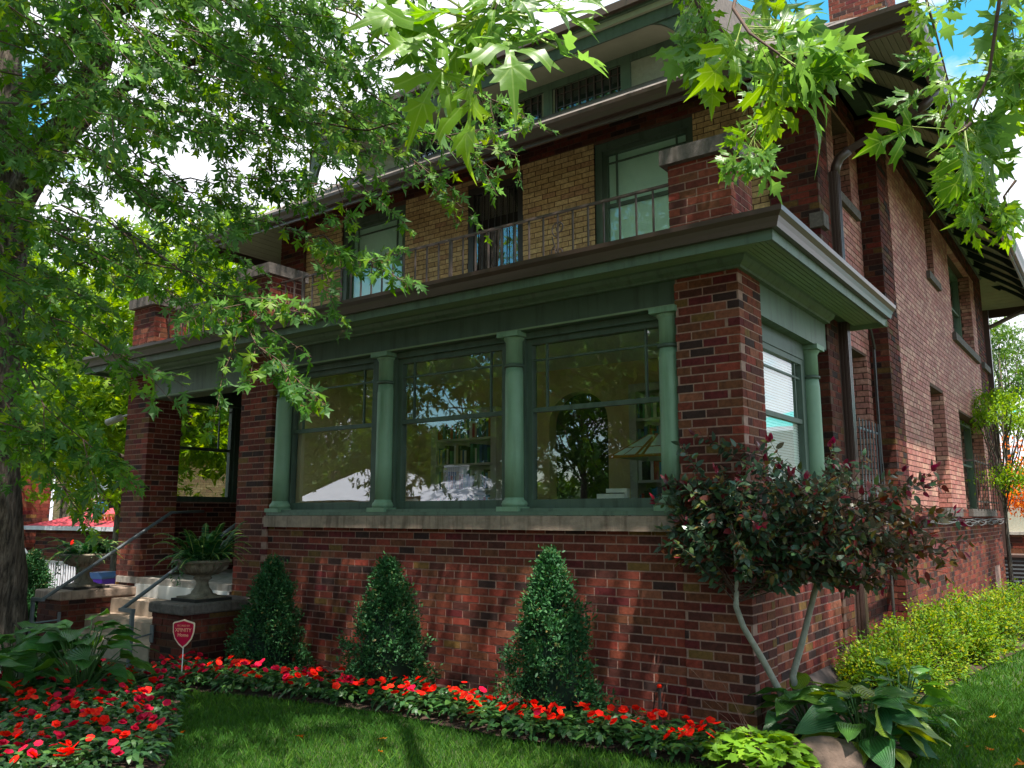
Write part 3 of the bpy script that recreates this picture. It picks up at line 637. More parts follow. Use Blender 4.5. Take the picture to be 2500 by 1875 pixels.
# left side of the porch: low wall, dark window; dark inner walls
sw = MB().box(-9.05, 0.5, -0.3, -8.9, 2.5, 1.80).build('porch_side_wall', 'mortar', H)
place_bricks(lay('x', -8.89, 1, 0.5, 2.5, 0.72, 1.78) , 'dbrick', sw, 0)
sash_front(0.52, 1.72, 1.80, 3.46, 2.60, -8.96, plane='x', sgn=1, fr='trim', left=0.2, top=0.2)
bx('porch_side_casing', 'trim', (-9.02, 1.72, 1.80, -8.92, 2.50, 3.5), H)
bx('porch_back_wall', 'dmortar', (-8.9, 2.50, 0.78, -6.3, 2.6, 3.5), H); bx('porch_inner_wall', 'dmortar', (-6.3, 0.5, 0.78, -5.74, 2.5, 3.5), H)
t = thing('front_door', 'dark front door at the back of the shaded entrance porch', 'door', (-7.3, 2.46, 0.79))
bx('door_panel', 'dark_in', (-0.5, 0, 0, 0.5, 0.035, 2.1), t); bx('door_frame', 'trim', (-0.6, 0.0, 0, -0.51, 0.035, 2.2), t); bx('door_frame', 'trim', (0.51, 0.0, 0, 0.6, 0.035, 2.2), t)

# --- balcony level: windows, door, railing
for (a, b, c, d), lf in ((WR, 0.16), (WLF, 0.17)):
    z1 = d-0.10
    f = MB(); f.box(a+0.001, YU+0.03, c, a+0.10, YU+0.19, d-0.001); f.box(b-0.07, YU+0.03, c, b-0.001, YU+0.19, d-0.001); f.box(a+0.10, YU+0.03, d-0.10, b-0.07, YU+0.19, d-0.001)
    f.build('window_casing', 'trim', H)
    sash_front(a+0.101, b-0.071, c, d-0.101, 5.47, YU+0.07, 'glass2', left=0.13, top=0.12, bz=c+0.1, fw=0.05)
    bx('window_sill', 'trim', (a-0.02, YU-0.03, c-0.05, b+0.02, YU+0.19, c), H)
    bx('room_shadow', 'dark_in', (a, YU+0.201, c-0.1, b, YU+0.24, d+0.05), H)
a, b, c, d = DOOR
t = thing('storm_door', 'black barred security door opening onto the balcony', 'door', (0, 0, 0))
q = MB(); q.box(a+0.002, YU+0.01, c, a+0.10, YU+0.07, d-0.002); q.box(b-0.09, YU+0.01, c, b-0.002, YU+0.07, d-0.002); q.box(a+0.10, YU+0.01, d-0.10, b-0.09, YU+0.07, d-0.002); q.box(a+0.1, YU+0.01, c, b-0.09, YU+0.07, c+0.1); q.build('door_frame', 'black', t)
for k in range(7): MB().tube([(a+0.14+k*0.108, YU+0.025, c+0.1), (a+0.14+k*0.108, YU+0.025, d-0.1)], 0.008, 6).build('bar', 'black', t)
for z in (4.35, 4.42, 4.85): bx('cross_bar', 'black', (a+0.1, YU+0.018, z, b-0.09, YU+0.034, z+0.02), t)
bx('door_glass', 'glass', (a+0.1, YU+0.05, c+0.1, b-0.09, YU+0.054, d-0.1), t); bx('door_panel', 'dark_in', (a+0.1, YU+0.12, c+0.1, b-0.09, YU+0.15, d-0.1), t)
o = MB().box(-0.05, -0.07, -0.05, 0.06, 0.0, 0.05).build('security_camera', 'black', None); o.location = (-4.05, 2.47, 6.52); tag(o, 'small black flood light under the front eave above the buff wall', 'light')
def railing(xs, y, label, posts=(), scrolls=()):
    t = thing('balcony_railing', label, 'railing', (xs[0], y, 3.845)); x0, x1 = xs
    bx('top_rail', 'iron', (0, -0.016, 0.615, x1-x0, 0.016, 0.635), t); bx('bottom_rail', 'iron', (0, -0.010, 0.05, x1-x0, 0.010, 0.065), t)
    x = x1-0.04
    while x > x0+0.03:
        th = 0.015 if any(abs(x-p) < 0.08 for p in posts) else 0.0075
        bx('post' if th > 0.01 else 'baluster', 'iron', (x-x0-th, -th, 0.0 if th > .01 else 0.066, x-x0+th, th, 0.614), t); x -= 0.168
    for sx in scrolls:
        c = []
        for k in range(26):
            u = k/25; ang = R(250)-u*R(520); rr = 0.012+0.072*(1-u) ; c.append((sx-x0+0.02+rr*math.cos(ang), 0.004, 0.47+rr*math.sin(ang)))
        MB().tube([(sx-x0+0.07, 0.004, 0.08), (sx-x0-0.02, 0.004, 0.26), (sx-x0-0.055, 0.004, 0.40)], 0.0075, 5).build('scroll', 'iron', t); MB().tube(c, 0.0075, 5).build('scroll', 'iron', t)
        c2 = [(p[0]-0.01, p[1], 0.62-p[2]*0.95+0.06) for p in c]; MB().tube(c2, 0.0075, 5).build('scroll', 'iron', t)
        for (lx, lz) in ((0.03, 0.50), (0.03, 0.20)): MB().add([(sx-x0+lx-0.03, 0, lz), (sx-x0+lx, 0.004, lz+0.012), (sx-x0+lx+0.035, 0, lz+0.02), (sx-x0+lx, 0.004, lz-0.014)], [(0, 1, 2, 3)]).build('iron_leaf', 'iron', t)
    return t
railing((-5.94, -0.60), 0.16, 'brown iron balcony railing with scrollwork between the middle and right piers', (-3.10, -5.45), (-1.83,))
railing((-8.49, -6.51), 0.16, 'brown iron balcony railing between the left pier and middle pier', ())
# --- main roof: hipped, exposed sloping eaves -------------------------------
EX0, EX1, EY0, EY1 = -9.95, 1.12, 1.50, 14.90; ZE = 6.16; SLP = 0.72
rz = MB(); hw = (EX1-EX0)/2; rzr = ZE+hw*SLP; cx = (EX0+EX1)/2
rz.add([(EX0, EY0, ZE), (EX1, EY0, ZE), (EX1, EY1, ZE), (EX0, EY1, ZE), (cx, EY0+hw, rzr), (cx, EY1-hw, rzr)], [(0, 1, 4), (1, 2, 5, 4), (2, 3, 5), (3, 0, 4, 5)])
rz_o = rz.build('roof', 'roof', H); rz_o.location.z = 0.03
# replace the flat underside with sloping boards
OV = 0.93; nb = 12
def zo(o): return ZE-0.01+(OV-o)*SLP       # underside height at distance o out from the wall plane
WX0, WX1, WY0, WY1 = EX0+OV, EX1-OV, EY0+OV, EY1-OV
for k in range(nb):
    a = k*OV/nb+0.002; b = (k+1)*OV/nb-0.004
    def q4(nm, pts): 
        MB().add([(x, y, z) for x, y, z in pts]+[(x, y, z+0.015) for x, y, z in pts], [(0,1,2,3),(7,6,5,4),(0,4,5,1),(1,5,6,2),(2,6,7,3),(3,7,4,0)]).build('eave_board', 'cream', H)
    za, zb = zo(a), zo(b)
    q4('f', [(WX0-a, WY0-a, za), (WX1+a, WY0-a, za), (WX1+b, WY0-b, zb), (WX0-b, WY0-b, zb)])
    q4('s', [(WX1+a, WY0-a, za), (WX1+a, WY1+a, za), (WX1+b, WY1+b, zb), (WX1+b, WY0-b, zb)])
    q4('l', [(WX0-a, WY1+a, za), (WX0-a, WY0-a, za), (WX0-b, WY0-b, zb), (WX0-b, WY1+b, zb)])
    q4('r', [(WX0-a, WY1+a, za), (WX1+a, WY1+a, za), (WX1+b, WY1+b, zb), (WX0-b, WY1+b, zb)])
def msweep(name, prof, m):      # closed loop round the eave
    mb = MB(); n = len(prof); vs = []
    for k in range(4):
        for d, z in prof: vs.append([(WX0-d, WY1+d, z), (WX0-d, WY0-d, z), (WX1+d, WY0-d, z), (WX1+d, WY1+d, z)][k])
    fs = [(k*n+i, k*n+(i+1) % n, ((k+1) % 4)*n+(i+1) % n, ((k+1) % 4)*n+i) for k in range(4) for i in range(n)]
    return mb.add(vs, fs).build(name, m, H)
msweep('gutter', [(OV-0.005, 6.045), (OV+0.05, 6.045), (OV+0.065, 6.10), (OV+0.095, 6.15), (OV+0.10, 6.19), (OV+0.085, 6.195), (OV-0.005, 6.19)], 'gutter')
msweep('fascia', [(OV-0.04, 5.99), (OV-0.006, 5.99), (OV-0.006, 6.18), (OV-0.04, 6.18)], 'gutter')
bx('frieze', 'trim', (-8.95, 2.405, 6.62, 0.0, 2.52, 6.80), H); bx('frieze_bead', 'soffit', (-8.9, 2.385, 6.74, 0.05, 2.404, 6.765), H)
bx('frieze', 'trim', (0.0, 2.42, 6.66, 0.17, 4.44, 6.80), H); bx('frieze', 'trim', (XS-0.05, 4.44, 6.66, XS+0.03, 13.92, 6.80), H)
bx('frieze_bead', 'soffit', (XS+0.031, 2.42, 6.69, XS+0.055, 13.94, 6.71), H); bx('frieze_bead', 'soffit', (XS+0.031, 2.42, 6.735, XS+0.065, 13.94, 6.755), H)
RT_PROF = [(0.0, 0.0), (0.0, -0.13), (0.30, -0.13), (0.33, -0.085), (0.42, -0.075), (0.55, -0.08), (0.68, -0.09), (0.76, -0.12), (0.82, -0.135), (0.87, -0.11), (0.885, -0.06), (0.885, 0.0)]
def rafter(axis, c, sgn=1, w=0.07):
    poly = []
    for o_, dz in RT_PROF: poly.append((o_, zo(o_)+dz-0.004))
    mb = MB()
    if axis == 'side': mb.prism([(WX1+o_, z) for o_, z in poly], 'y', c-w/2, c+w/2)
    elif axis == 'front': mb.prism([(WY0-o_, z) for o_, z in poly], 'x', c-w/2, c+w/2)
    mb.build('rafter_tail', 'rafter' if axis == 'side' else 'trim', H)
for k in range(15): rafter('side', 3.0+k*0.81)
for k in range(12): rafter('front', -9.1+k*0.895+0.02)
# corner rafter along the hip
hr = MB(); 
for sx, X in ((1, WX1), (-1, WX0)):
    pts = [(X, WY0, zo(0)-0.09), (X+sx*0.85, WY0-0.85, zo(0.85)-0.07)]
    MB().tube(pts, 0.06, 4).build('hip_rafter', 'rafter', H)
# dormer
dm = MB(); DY = 2.65
DW = [(-3.47, -2.40), (-4.72, -3.65), (-5.97, -4.90), (-7.15, -6.15)]
dw = MB().box(-7.35, DY, 6.6, -1.62, DY+2.2, 7.46).build('dormer_wall', 'stucco', H)
f = MB(); f.box(-7.35, DY-0.03, 7.36, -1.62, DY, 7.46)
for x in (-2.36, -3.56, -4.81, -6.06): f.box(x-0.07, DY-0.03, 6.8, x+0.07, DY, 7.359)
f.build('dormer_trim', 'trim2', H)
for i, (a, b) in enumerate(DW[:3]):
    wn = bx('dormer_window', 'dark_in', (a-0.02+0.03, DY-0.006, 6.85, b-0.03, DY-0.001, 7.35), H)
    bx('pane', 'glass2', (a+0.04, DY-0.012, 6.86, b-0.04, DY-0.009, 7.33), wn)
    for k in range(9): bx('bar', 'gutter', (a+0.05+k*0.118, DY-0.04, 6.86, a+0.065+k*0.118, DY-0.025, 7.34), wn)
    for z in (7.05, 7.24): bx('bar', 'gutter', (a+0.04, DY-0.024, z, b-0.03, DY-0.014, z+0.015), wn)
DX0, DX1, DF = -7.75, -1.30, 2.12
for k in range(6):
    y = DF+k*(DY-0.03-DF)/6; bx('dormer_soffit_board', 'cream', (DX0, y+0.002, 7.462, DX1, y+0.085, 7.475), H)
q = MB(); q.box(DX0, DF-0.02, 7.40, DX1, DF, 7.56); q.build('dormer_fascia', 'trim', H)
bx('dormer_fascia', 'cream', (DX0-0.02, DF-0.06, 7.561, DX1+0.02, DF+0.02, 7.63), H)
bx('dormer_fascia', 'trim2', (DX0-0.05, DF-0.10, 7.631, DX1+0.05, DF+0.02, 7.70), H); bx('dormer_gutter', 'gutter', (DX0-0.08, DF-0.17, 7.66, DX1+0.08, DF-0.101, 7.76), H)
for sx, X in ((1, DX1-0.02), (-1, DX0+0.02)):     # curved end brackets dropping towards the roof
    poly = [(X, 7.46)]+[(X+sx*(-0.55+0.55*math.cos(R(a))), 7.46-0.0-0.55*math.sin(R(a))*0 - (0.5-0.5*math.sin(R(90-a)))*0) for a in (0,)]
    arc = [(X-sx*0.62+sx*0.62*math.sin(R(a)), 6.86+0.60*math.cos(R(a))) for a in range(0, 91, 10)]
    MB().prism([(X+sx*0.16, 6.86), (X+sx*0.16, 7.46)]+arc, 'y', DF, DF+0.05).build('dormer_bracket', 'trim', H)
dr = MB(); dr.add([(DX0-0.05, DF-0.12, 7.70), (DX1+0.05, DF-0.12, 7.70), (DX1-0.2, 6.5, 9.6), (DX0+0.2, 6.5, 9.6), (DX1+0.05, 4.5, 7.70), (DX0-0.05, 4.5, 7.70), (DX0-0.05, DF-0.12, 7.64), (DX1+0.05, DF-0.12, 7.64)], [(0,1,2,3),(1,4,2),(0,3,5),(0,5,4,1),(6,7,1,0)])
dr.build('dormer_roof', 'roof', H)
ch = MB().box(-0.80+0.008, 6.6+0.008, 6.4, 0.02, 7.5, 12.0).build('chimney', 'mortar', H)
place_bricks(lay('y', 6.6, -1, -0.8, 0.03, 8.2, 12.0, e1=(0, .1))+lay('x', 0.03, 1, 6.6, 7.5, 7.0, 12.0, e0=(.1, 0)), 'brick', ch, 60)
# downspout
def pathtube(pts, r, steps=5): return pts
dsp = thing('downspout', 'long brown corrugated downspout bent under the front right eave and down the corner', 'downspout', (0, 0, 0))
P1 = [(1.10, 3.05, 6.10), (1.09, 2.98, 5.97), (1.00, 2.93, 5.87)]
MB().tube(P1+[(0.92, 2.93, 5.84)], 0.050, 10).build('elbow', 'gutter', dsp, True)
MB().tube([(0.93, 2.93, 5.845), (0.20, 2.97, 5.60)], 0.052, 4).build('pipe', 'gutter', dsp)
MB().tube([(0.21, 2.97, 5.603), (0.10, 2.98, 5.54), (0.055, 2.98, 5.45), (0.04, 2.98, 5.36)], 0.055, 10).build('elbow', 'gutter', dsp, True)
pp = MB().box(-0.03, 2.90, 0.25, 0.075, 3.04, 5.37)
for k in range(3): pp.box(0.0752, 2.915+k*0.042, 0.25, 0.085, 2.935+k*0.042, 5.37)
for k in range(3): pp.box(-0.02+k*0.032, 2.892, 0.25, -0.003+k*0.032, 2.8998, 5.37)
pp.build('pipe', 'gutter', dsp)
dsp = thing('downspout', 'brown downspout at the far rear corner of the side wall', 'downspout', (0, 0, 0))
MB().box(XS-0.02, 14.0, 0.3, XS+0.09, 14.12, 6.0).build('pipe', 'gutter', dsp); MB().tube([(XS+0.03, 14.06, 5.6), (1.05, 14.6, 6.08)], 0.05, 6).build('pipe', 'gutter', dsp)
# side windows with iron guards
for (a, b, c, d), X, gz in ((RW1, XT, None), (RW0, XT, 2.55), (UW, XS, None), (LW[0], XS, 2.5), (LW[1], XS, None), (SL, XS, None)):
    f = MB(); f.box(X-0.29, a+0.001, c, X-0.201, a+0.07, d-0.001); f.box(X-0.29, b-0.08, c, X-0.201, b-0.01, d-0.001); f.box(X-0.29, a+0.07, d-0.08, X-0.201, b-0.08, d-0.001)
    wn = f.build('window', 'trim2', H)
    bx('pane', 'glass', (X-0.265, a+0.07, c, X-0.261, b-0.08, d-0.08), wn); bx('meeting_rail', 'trim2', (X-0.26, a+0.07, (c+d)/2-0.02, X-0.22, b-0.08, (c+d)/2+0.02), wn)
    if b-a > 2: bx('mullion', 'trim2', (X-0.264, (a+b)/2-0.06, c, X-0.201, (a+b)/2+0.06, d-0.081), wn)
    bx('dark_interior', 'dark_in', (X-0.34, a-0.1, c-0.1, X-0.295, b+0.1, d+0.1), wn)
    if gz:
        g = thing('window_guard', 'black iron window guard on the '+('far side wall window' if b > 9 else 'small side window behind the purple shrub'), 'window guard', (0, 0, 0)); G = 0.16 if b > 9 else 0.07
        n = int((b-a)/(0.13 if b < 9 else .34))
        for k in range(n+1):
            y = a+k*(b-a)/n; bx('bar', 'black' if b > 9 else 'steel', (X+G, y-0.007, c-0.02, X+G+0.012, y+0.007, gz+0.12), g)
        for z in (c+0.12, gz): bx('cross_bar', 'black' if b > 9 else 'steel', (X+G-0.012, a-0.02, z, X+G-0.001, b+0.02, z+0.025), g)
        if b > 9:
            for yy in (a-0.02, b+0.02): bx('cross_bar', 'black', (X+0.002, yy-0.008, gz, X+G-0.001, yy+0.008, gz+0.02), g)
# basement window and wood-look area well, belt ledge, cables
bx('water_table', 'brick', (XS+0.005, 5.1, 1.562, XS+0.045, 13.9, 1.578), H)
bx('basement_window', 'dark_in', (XS-0.1, 12.3, 0.2, XS-0.02, 13.1, 0.62), H)
def wavy(y0, y1, z, sag, n, ph, x): 
    return [(x+0.01*math.sin(i), y0+(y1-y0)*i/n, z-abs(math.sin(ph+i*0.33))*sag) for i in range(n+1)]
cb = thing('cable_bundle', 'bundle of grey cables sagging along the ledge of the side wall', 'cables', (0, 0, 0))
for i in range(5): MB().tube(wavy(3.0 if i < 3 else 8, 13.9, 1.548-0.012*i, 0.02+0.012*i, 44, i*1.3, XS+0.05+0.008*i), 0.011, 5).build('cable', 'cable', cb)
cb = thing('cable', 'thin black cable running down beside the side pilaster', 'cable', (0, 0, 0))
MB().tube([(0.02, 4.35, 3.62), (0.02, 4.34, 3.0), (0.03, 4.3, 2.3), (0.04, 4.32, 1.7), (0.05, 4.3, 0.4)], 0.018, 6).build('cable_run', 'black', cb)
MB().tube([(0.055, 4.25, 2.2), (0.06, 4.22, 1.5), (0.06, 4.25, 0.3)], 0.006, 5).build('cable_run', 'black', cb)
cb = thing('cable_coil', 'loose coil of black cable on the wall above the porch gutter', 'cable', (0, 0, 0))
for i in range(5):
    c0 = 3.62+0.05*i; MB().tube([(0.02, c0+0.13*math.cos(a_/3)*(1+.2*i)*.5, 4.12-0.02*a_-0.1*abs(math.sin(a_/3))*(i % 3)*.6) for a_ in range(14)], 0.005, 5).build('cable_run', 'black', cb)
MB().tube([(0.02, 3.7, 3.95), (0.03, 3.95, 3.86), (0.03, 4.2, 3.82), (0.03, 4.35, 3.6)], 0.02, 6).build('cable_run', 'black', cb)
# doorbell camera on the left pier
o = thing('security_camera', 'beige bullet camera on the outer face of the left porch pier', 'camera', (-9.06, 0.02, 3.02))
MB().tube([(-0.34, -0.12, -0.10), (-0.12, -0.03, -0.03)], 0.048, 14).build('camera_body', 'camwhite', o, True); MB().tube([(-0.13, -0.03, -0.03), (0.0, 0.0, 0.0)], 0.018, 8).build('bracket', 'camwhite', o); MB().tube([(-0.345, -0.122, -0.102), (-0.341, -0.121, -0.1005)], 0.035, 14).build('lens', 'black', o)

# ------------------------------------------------------------------ leaf engine
def outline(half):
    pts = [(x, y) for x, y in half]; pts += [(-x, y) for x, y in reversed(half[1:-1])]
    tri = tessellate_polygon([[Vector((x, y, 0)) for x, y in pts]])
    V = np.array([(x, y, 0.0) for x, y in pts]); F = []
    for t3 in tri:
        a, b, c = t3; n = (V[b]-V[a])[0]*(V[c]-V[a])[1]-(V[b]-V[a])[1]*(V[c]-V[a])[0]
        F.append((a, b, c) if n > 0 else (a, c, b))
    return V, np.array(F)
MH = [(0,0),(0.08,-0.01),(0.20,-0.08),(0.30,-0.05),(0.46,-0.04),(0.33,0.03),(0.35,0.09),(0.20,0.08),(0.075,0.13),(0.18,0.20),(0.25,0.20),(0.33,0.31),(0.43,0.30),(0.48,0.42),(0.66,0.58),(0.49,0.52),(0.47,0.62),(0.35,0.50),(0.30,0.54),(0.18,0.37),(0.055,0.25),(0.055,0.38),(0.09,0.50),(0.18,0.55),(0.27,0.56),(0.21,0.64),(0.29,0.76),(0.16,0.72),(0.16,0.83),(0.07,0.80),(0.045,0.93),(0,1.12)]
MM = [(0,0),(0.20,-0.07),(0.44,-0.02),(0.09,0.13),(0.34,0.30),(0.65,0.57),(0.33,0.52),(0.06,0.27),(0.26,0.62),(0.12,0.76),(0,1.08)]
ML = [(0,0),(0.40,0.0),(0.10,0.16),(0.60,0.56),(0.08,0.32),(0.23,0.66),(0,1.05)]
OV_ = [(0,0),(0.16,0.10),(0.25,0.35),(0.20,0.65),(0.08,0.88),(0,1.0)]
OVS = [(0,0),(0.22,0.3),(0.16,0.7),(0,1.0)]
HE = [(0,0.05),(0.15,-0.1),(0.35,-0.06),(0.42,0.1),(0.55,0.22),(0.46,0.38),(0.54,0.55),(0.36,0.62),(0.30,0.80),(0.14,0.78),(0,0.92)]
def bend(V, droop=0.25, fold=0.35, curl=0.0):
    V = V.copy(); V[:, 2] = fold*np.abs(V[:, 0])*(0.6+0.4*V[:, 1]) - droop*V[:, 1]**2 - curl*V[:, 0]**2; return V
LEAF = {k: outline(v) for k, v in dict(mh=MH, mm=MM, ml=ML, ov=OV_, ovs=OVS, he=HE).items()}
def frames(D, Nn):
    D = D/np.maximum(np.linalg.norm(D, axis=1, keepdims=True), 1e-9)
    X = np.cross(D, Nn); X /= np.maximum(np.linalg.norm(X, axis=1, keepdims=True), 1e-9)
    Z = np.cross(X, D); return np.stack([X, D, Z], axis=2)
def leaves(parent, base, P, D, Nn, Sz, m, nobj=0, droop=0.25, fold=0.35, name='leaf', mass='foliage', hi=None, mhi=None):
    P, D, Nn = np.asarray(P, float), np.asarray(D, float), np.asarray(Nn, float); Sz = np.broadcast_to(np.asarray(Sz, float), (len(P),))
    fr = frames(D, Nn)
    if nobj:
        score = Sz/np.maximum((P-CAMLOC)@FW, 0.3) * (((P-CAMLOC)@FW) > 0.2)
        q = (P-CAMLOC); z = np.maximum(q@FW, 0.1); u = 1250+FOC*(q@RT)/z; v = 937-FOC*(q@UP)/z
        score = score*((u > -60) & (u < 2560) & (v > -60) & (v < 1930)); order = np.argsort(-score)
        P, fr, Sz = P[order], fr[order], Sz[order]
        Vh, Fh = LEAF[hi or base]; mes = []; fine = bool(hi)
        for dr_, fo in ((droop, fold), (droop*1.8, fold*.6), (droop*.4, fold*1.3), (droop*1.3, -fold*.4)):
            
            if fine:
                bm = bmesh.new(); vv = [bm.verts.new(tuple(v)) for v in Vh]
                for f in Fh: bm.faces.new([vv[int(i)] for i in f])
                bmesh.ops.subdivide_edges(bm, edges=bm.edges[:], cuts=2, use_grid_fill=True); bmesh.ops.triangulate(bm, faces=bm.faces[:])
                luv = []
                for v in bm.verts:
                    x, y = v.co.x, v.co.y; luv.append((x, y, 1.0)); ph = dr_*9+fo*5
                    v.co.z = fo*abs(x)*(0.55+0.5*y) - dr_*y*abs(y) - 0.5*fo*x*x*3*max(0, abs(x)-.3) + 0.05*math.sin(7*x+ph)*math.cos(6*y+ph) + 0.10*math.sin(3.1*y+ph)*x
                me = bpy.data.meshes.new(name); bm.to_mesh(me); bm.free(); me.polygons.foreach_set('use_smooth', [True]*len(me.polygons))
                a_ = me.attributes.new('luv', 'FLOAT_VECTOR', 'POINT'); a_.data.foreach_set('vector', np.array(luv, dtype=np.float32).ravel())
            else:
                Vb = bend(Vh, dr_, fo); me = bpy.data.meshes.new(name); me.from_pydata([tuple(v) for v in Vb], [], [tuple(map(int, f)) for f in Fh])
            me.materials.append(M[mhi or m]); mes.append(me)
        for i in range(min(nobj, len(P))):
            o = link(name, mes[i % 4], parent)
            mw = Matrix.Identity(4)
            for r_ in range(3):
                for c_ in range(3): mw[r_][c_] = fr[i][r_, c_]*Sz[i]
                mw[r_][3] = P[i][r_]
            o.matrix_local = mw
        P, fr, Sz = P[nobj:], fr[nobj:], Sz[nobj:]
    if len(P) == 0: return
    V0, F0 = LEAF[base]; n, k = len(P), len(V0)
    dv = rng.uniform(0.4, 1.6, n)[:, None]*droop; fv = rng.uniform(-0.3, 1.5, n)[:, None]*fold
    L = np.repeat(V0[None], n, 0); L[:, :, 2] = fv*np.abs(V0[None, :, 0]) - dv*V0[None, :, 1]**2
    W = np.einsum('nij,nkj->nki', fr, L)*Sz[:, None, None] + P[:, None, :]
    F = F0[None] + (np.arange(n)*k)[:, None, None]
    me = npmesh(mass, W.reshape(-1, 3), F.reshape(-1, 3), m, np.repeat(rng.random(n), k))
    return link(mass, me, parent, kind='stuff')
def unit(v): v = np.asarray(v, float); return v/np.linalg.norm(v, axis=-1, keepdims=True)
def rdir(n): return unit(rng.normal(size=(n, 3)))
def curve(p0, p1, n=8, sag=0.1, wob=0.03):
    p0, p1 = np.array(p0, float), np.array(p1, float); L = np.linalg.norm(p1-p0); t = np.linspace(0, 1, n)[:, None]
    c = p0+(p1-p0)*t; c[:, 2] += -sag*L*(t[:, 0]**2) + sag*L*t[:, 0]; c += rng.normal(size=c.shape)*wob*L*np.sin(t*math.pi)*0.5
    return c
def twig_leaves(c, n, size, out_, petiole=0.6, t0=0.15, droopw=0.55, spread=0.6, face=0.35):
    "opposite leaves along the polyline c; appends to out_ (P, D, N, S) and returns petiole segments"
    seg = []; m_ = len(c)-1
    for i in range(n):
        t = t0+(1-t0)*(i//2*2+1)/max(n, 1); x = t*m_; k = min(int(x), m_-1); p = c[k]+(c[k+1]-c[k])*(x-k); ax = unit(c[k+1]-c[k])
        side = unit(np.cross(ax, rdir(1)[0]))
        if i % 2: side = -side
        s = size*rng.uniform(0.7, 1.2)*(1-0.25*t)
        d = unit(side*spread + ax*0.55 + np.array([0, 0, -droopw])*rng.uniform(0.4, 1.4) + rng.normal(size=3)*0.25)
        q = p + unit(side*0.8+ax*0.5+np.array([0, 0, -0.15]))*s*petiole*rng.uniform(0.6, 1.2)
        nn = unit(np.array([0, 0, 1.0])*(1-face) + (CAMLOC-q)/np.linalg.norm(CAMLOC-q)*face*0 + rng.normal(size=3)*0.5)
        out_[0].append(q); out_[1].append(d); out_[2].append(nn); out_[3].append(s); seg.append((p, q))
    return seg

# ------------------------------------------------------------------ generic tree
def tree(name, label, base, height, crown_c, crown_r, nleaf, lsize, m, group=None, trunk_r=0.25, ncl=40, lm='ml', mbark='bark', cl_r=0.9, zlow=None, seed=1, hang=0.4):
    global rng
    rng = np.random.default_rng(seed)
    t = thing(name, label, 'tree', base, 0, group); b = np.array(base, float)
    cc = np.array(crown_c, float); cr = np.array(crown_r, float)
    C = []
    while len(C) < ncl:
        q = rdir(1)[0]*rng.uniform(0.35, 1.0)**0.5; p = cc+q*cr
        if zlow is None or p[2] > zlow: C.append(p)
    C = np.array(C)
    fork = np.array([b[0], b[1], b[2]+height*0.38]); tr = MB()
    lean = (cc-fork)*0.12
    trunk = [b-(0,0,0.3), b+(0,0,height*0.12), fork, fork+lean+np.array([0,0,height*0.2]), cc+(0, 0, cr[2]*0.4)]
    tr.tube([p-b for p in trunk], [trunk_r*1.25, trunk_r, trunk_r*0.85, trunk_r*0.55, trunk_r*0.12], 10); tr.build('trunk', mbark, t, True)
    br = MB()
    for c in C[:min(ncl, 36)]:
        s_ = fork + (trunk[3]-fork)*rng.uniform(0, 1.4); cv = curve(s_, c, 6, 0.12, 0.04)-b
        br.tube(cv, list(np.linspace(trunk_r*0.28, 0.012, 6)), 5, False)
    br.build('branches', mbark, t, True, kind='stuff')
    ci = rng.integers(0, ncl, nleaf); rr = rng.normal(size=(nleaf, 3))*np.array([1, 1, 0.6])*cl_r*rng.uniform(0.5, 1.0, (ncl, 1))[ci]
    P = C[ci]+rr
    if zlow is not None: P = P[P[:, 2] > zlow-0.6]
    n = len(P); D = unit(rdir(n)+np.array([0, 0, -hang])); Nn = unit(np.array([0, 0, 1.0])+rng.normal(size=(n, 3))*0.55)
    f = leaves(t, lm, P-b, D, Nn, lsize*rng.uniform(0.6, 1.3, n), m, mass='crown')
    return t

# ------------------------------------------------------------------ front steps: pedestals, urns, rails, sign
def pedestal(x0, label):
    x1 = x0+0.62; t = thing('pedestal', label, 'pedestal', (x0, -1.0, 0))
    c = MB().box(0.008, 0.008, -0.3, 0.612, 0.99, 0.552).build('brick_core', 'dmortar', t)
    br = lay('y', 0, -1, 0, 0.62, -0.1, 0.552, e1=(0, .1)) + lay('x', 0.62, 1, 0, 0.99, -0.1, 0.552, e0=(.1, 0)) + lay('x', 0.0, -1, 0, 0.99, -0.1, 0.552, e0=(.1, 0))
    place_bricks([b for b in br], 'dbrick', c, 120)
    q = MB(); n = 5; q.box(-0.025, -0.035, 0.553, 0.645, 0.99, 0.665); o = q.build('cap_stone', 'capstone' if x0 > -8 else 'stone', t)
    bv = o.modifiers.new('b', 'BEVEL'); bv.width = 0.018; bv.segments = 2
    return t
pedestal(-9.07, 'low brick pedestal with light stone cap left of the front steps')
pedestal(-6.42, 'low dark brick pedestal with grey stone cap right of the front steps')
